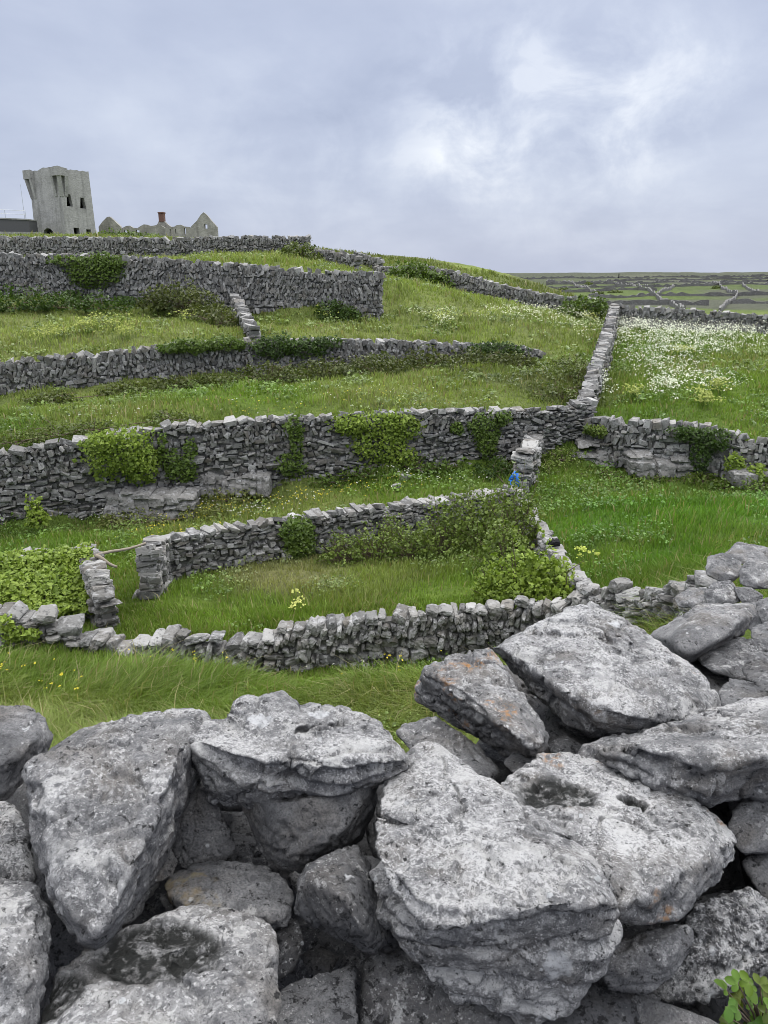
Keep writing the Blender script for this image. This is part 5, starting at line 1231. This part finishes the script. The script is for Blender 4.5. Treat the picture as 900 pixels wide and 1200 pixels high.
# ------------------------------------------------------------------ sky, sun, camera
SUN_EL, SUN_ROT = math.radians(58), math.radians(35)
world = bpy.data.worlds.new('World'); SC.world = world; world.use_nodes = True
nt = NT(world.node_tree); bg = world.node_tree.nodes['Background']
sky = nt.new('ShaderNodeTexSky', sky_type='NISHITA'); sky.sun_disc = False; sky.sun_elevation = SUN_EL; sky.sun_rotation = SUN_ROT
sky.air_density = 1.2; sky.dust_density = 2.0
dirv = nt.vmath('NORMALIZE', nt.new('ShaderNodeTexCoord').outputs['Generated'])
sx = nt.new('ShaderNodeSeparateXYZ'); nt.l.new(dirv, sx.inputs[0])
den = nt.math('ADD', nt.math('MAXIMUM', sx.outputs['Z'], 0.0), .22)
cb = nt.new('ShaderNodeCombineXYZ'); nt.l.new(nt.math('DIVIDE', sx.outputs['X'], den), cb.inputs[0]); nt.l.new(nt.math('DIVIDE', sx.outputs['Y'], den), cb.inputs[1]); nt.l.new(nt.math('MULTIPLY', sx.outputs['Z'], 3.0), cb.inputs[2])
n1 = nt.noise(cb.outputs[0], 1.15, 7, .52, .25)
n3 = nt.noise(nt.vmath('MULTIPLY', dirv, (1, 1, 1.5)), 5.0, 6, .55, .3)
cl = nt.math('ADD', nt.math('MULTIPLY', n1, .72), nt.math('MULTIPLY', n3, .28))
def spot(u, v, rad, gain):
    r = ray(u, v); r = r / np.linalg.norm(r)
    d_ = nt.vmath('DISTANCE', dirv, tuple(r))
    return nt.math('MULTIPLY', nt.math('SUBTRACT', 1.0, nt.math('DIVIDE', d_, rad), clamp=True), gain)
acc = None
for s in ((540, 130, .13, .34), (690, 190, .19, .40), (740, 95, .12, .22), (420, 190, .20, .15), (620, 50, .12, .14), (250, 230, .22, .16), (870, 70, .10, .16), (540, 215, .10, .2)):
    x = spot(*s); acc = x if acc is None else nt.math('ADD', acc, x)
wisp = nt.ramp(nt.noise(nt.vmath('MULTIPLY', dirv, (1, 1, 1.25)), 9.5, 8, .60, .35), [(.38, (0, 0, 0)), (.64, (1.5, 1.5, 1.5))])
cl = nt.math('ADD', nt.math('MULTIPLY_ADD', cl, 1.1, -.06), nt.math('MULTIPLY', acc, nt.math('MULTIPLY_ADD', wisp, .62, .12)))
cloud = nt.ramp(cl, [(.22, (.235, .268, .365)), (.40, (.292, .328, .432)), (.54, (.335, .372, .475)), (.70, (.40, .437, .53)), (.90, (.52, .55, .615)), (1.0, (.60, .625, .67))])
horiz = nt.math('SUBTRACT', 1.0, nt.math('MULTIPLY', sx.outputs['Z'], 7.0), clamp=True)
cloud = nt.mix(nt.math('MULTIPLY', horiz, .45), cloud, (.365, .40, .495))
# an overcast dome is brighter overhead than at the horizon
zen = nt.math('MULTIPLY_ADD', nt.ramp(sx.outputs['Z'], [(.30, 0), (.95, 1)]), 2.2, 1.0)
cloud = nt.vmath('SCALE', nt.mix(nt.ramp(sx.outputs['Z'], [(.28, 0), (.7, 1)]), cloud, (.68, .68, .685)), scale=zen)
skyc = nt.vmath('SCALE', sky.outputs[0], scale=.10)
col = nt.mix(.93, skyc, cloud)
nt.l.new(col, bg.inputs['Color']); bg.inputs['Strength'].default_value = 1.0

sun = bpy.data.lights.new('sun', 'SUN'); sun.energy = 1.2; sun.angle = math.radians(22); sun.color = (1, .97, .93)
so = bpy.data.objects.new('sun', sun); COL.objects.link(so)
sd = Vector((math.sin(SUN_ROT) * math.cos(SUN_EL), math.cos(SUN_ROT) * math.cos(SUN_EL), math.sin(SUN_EL)))
so.rotation_euler = sd.to_track_quat('Z', 'Y').to_euler(); so.location = (0, 0, 60)

cam = bpy.data.cameras.new('camera'); cam.sensor_fit = 'HORIZONTAL'; cam.sensor_width = 36; cam.lens = 36; cam.clip_start = .05; cam.clip_end = 5000
co = bpy.data.objects.new('camera', cam); COL.objects.link(co); co.rotation_euler = (math.radians(90) - TH, 0, 0)
SC.camera = co
SC.view_settings.view_transform = 'Standard'; SC.view_settings.look = 'None'; SC.view_settings.gamma = 1; SC.view_settings.exposure = .66
SC.render.engine = 'CYCLES'; SC.cycles.filter_width = .9; SC.cycles.use_denoising = True; SC.cycles.max_bounces = 6; SC.cycles.diffuse_bounces = 3; SC.cycles.transmission_bounces = 3
try: SC.cycles.denoiser = 'OPENIMAGEDENOISE'
except Exception: pass
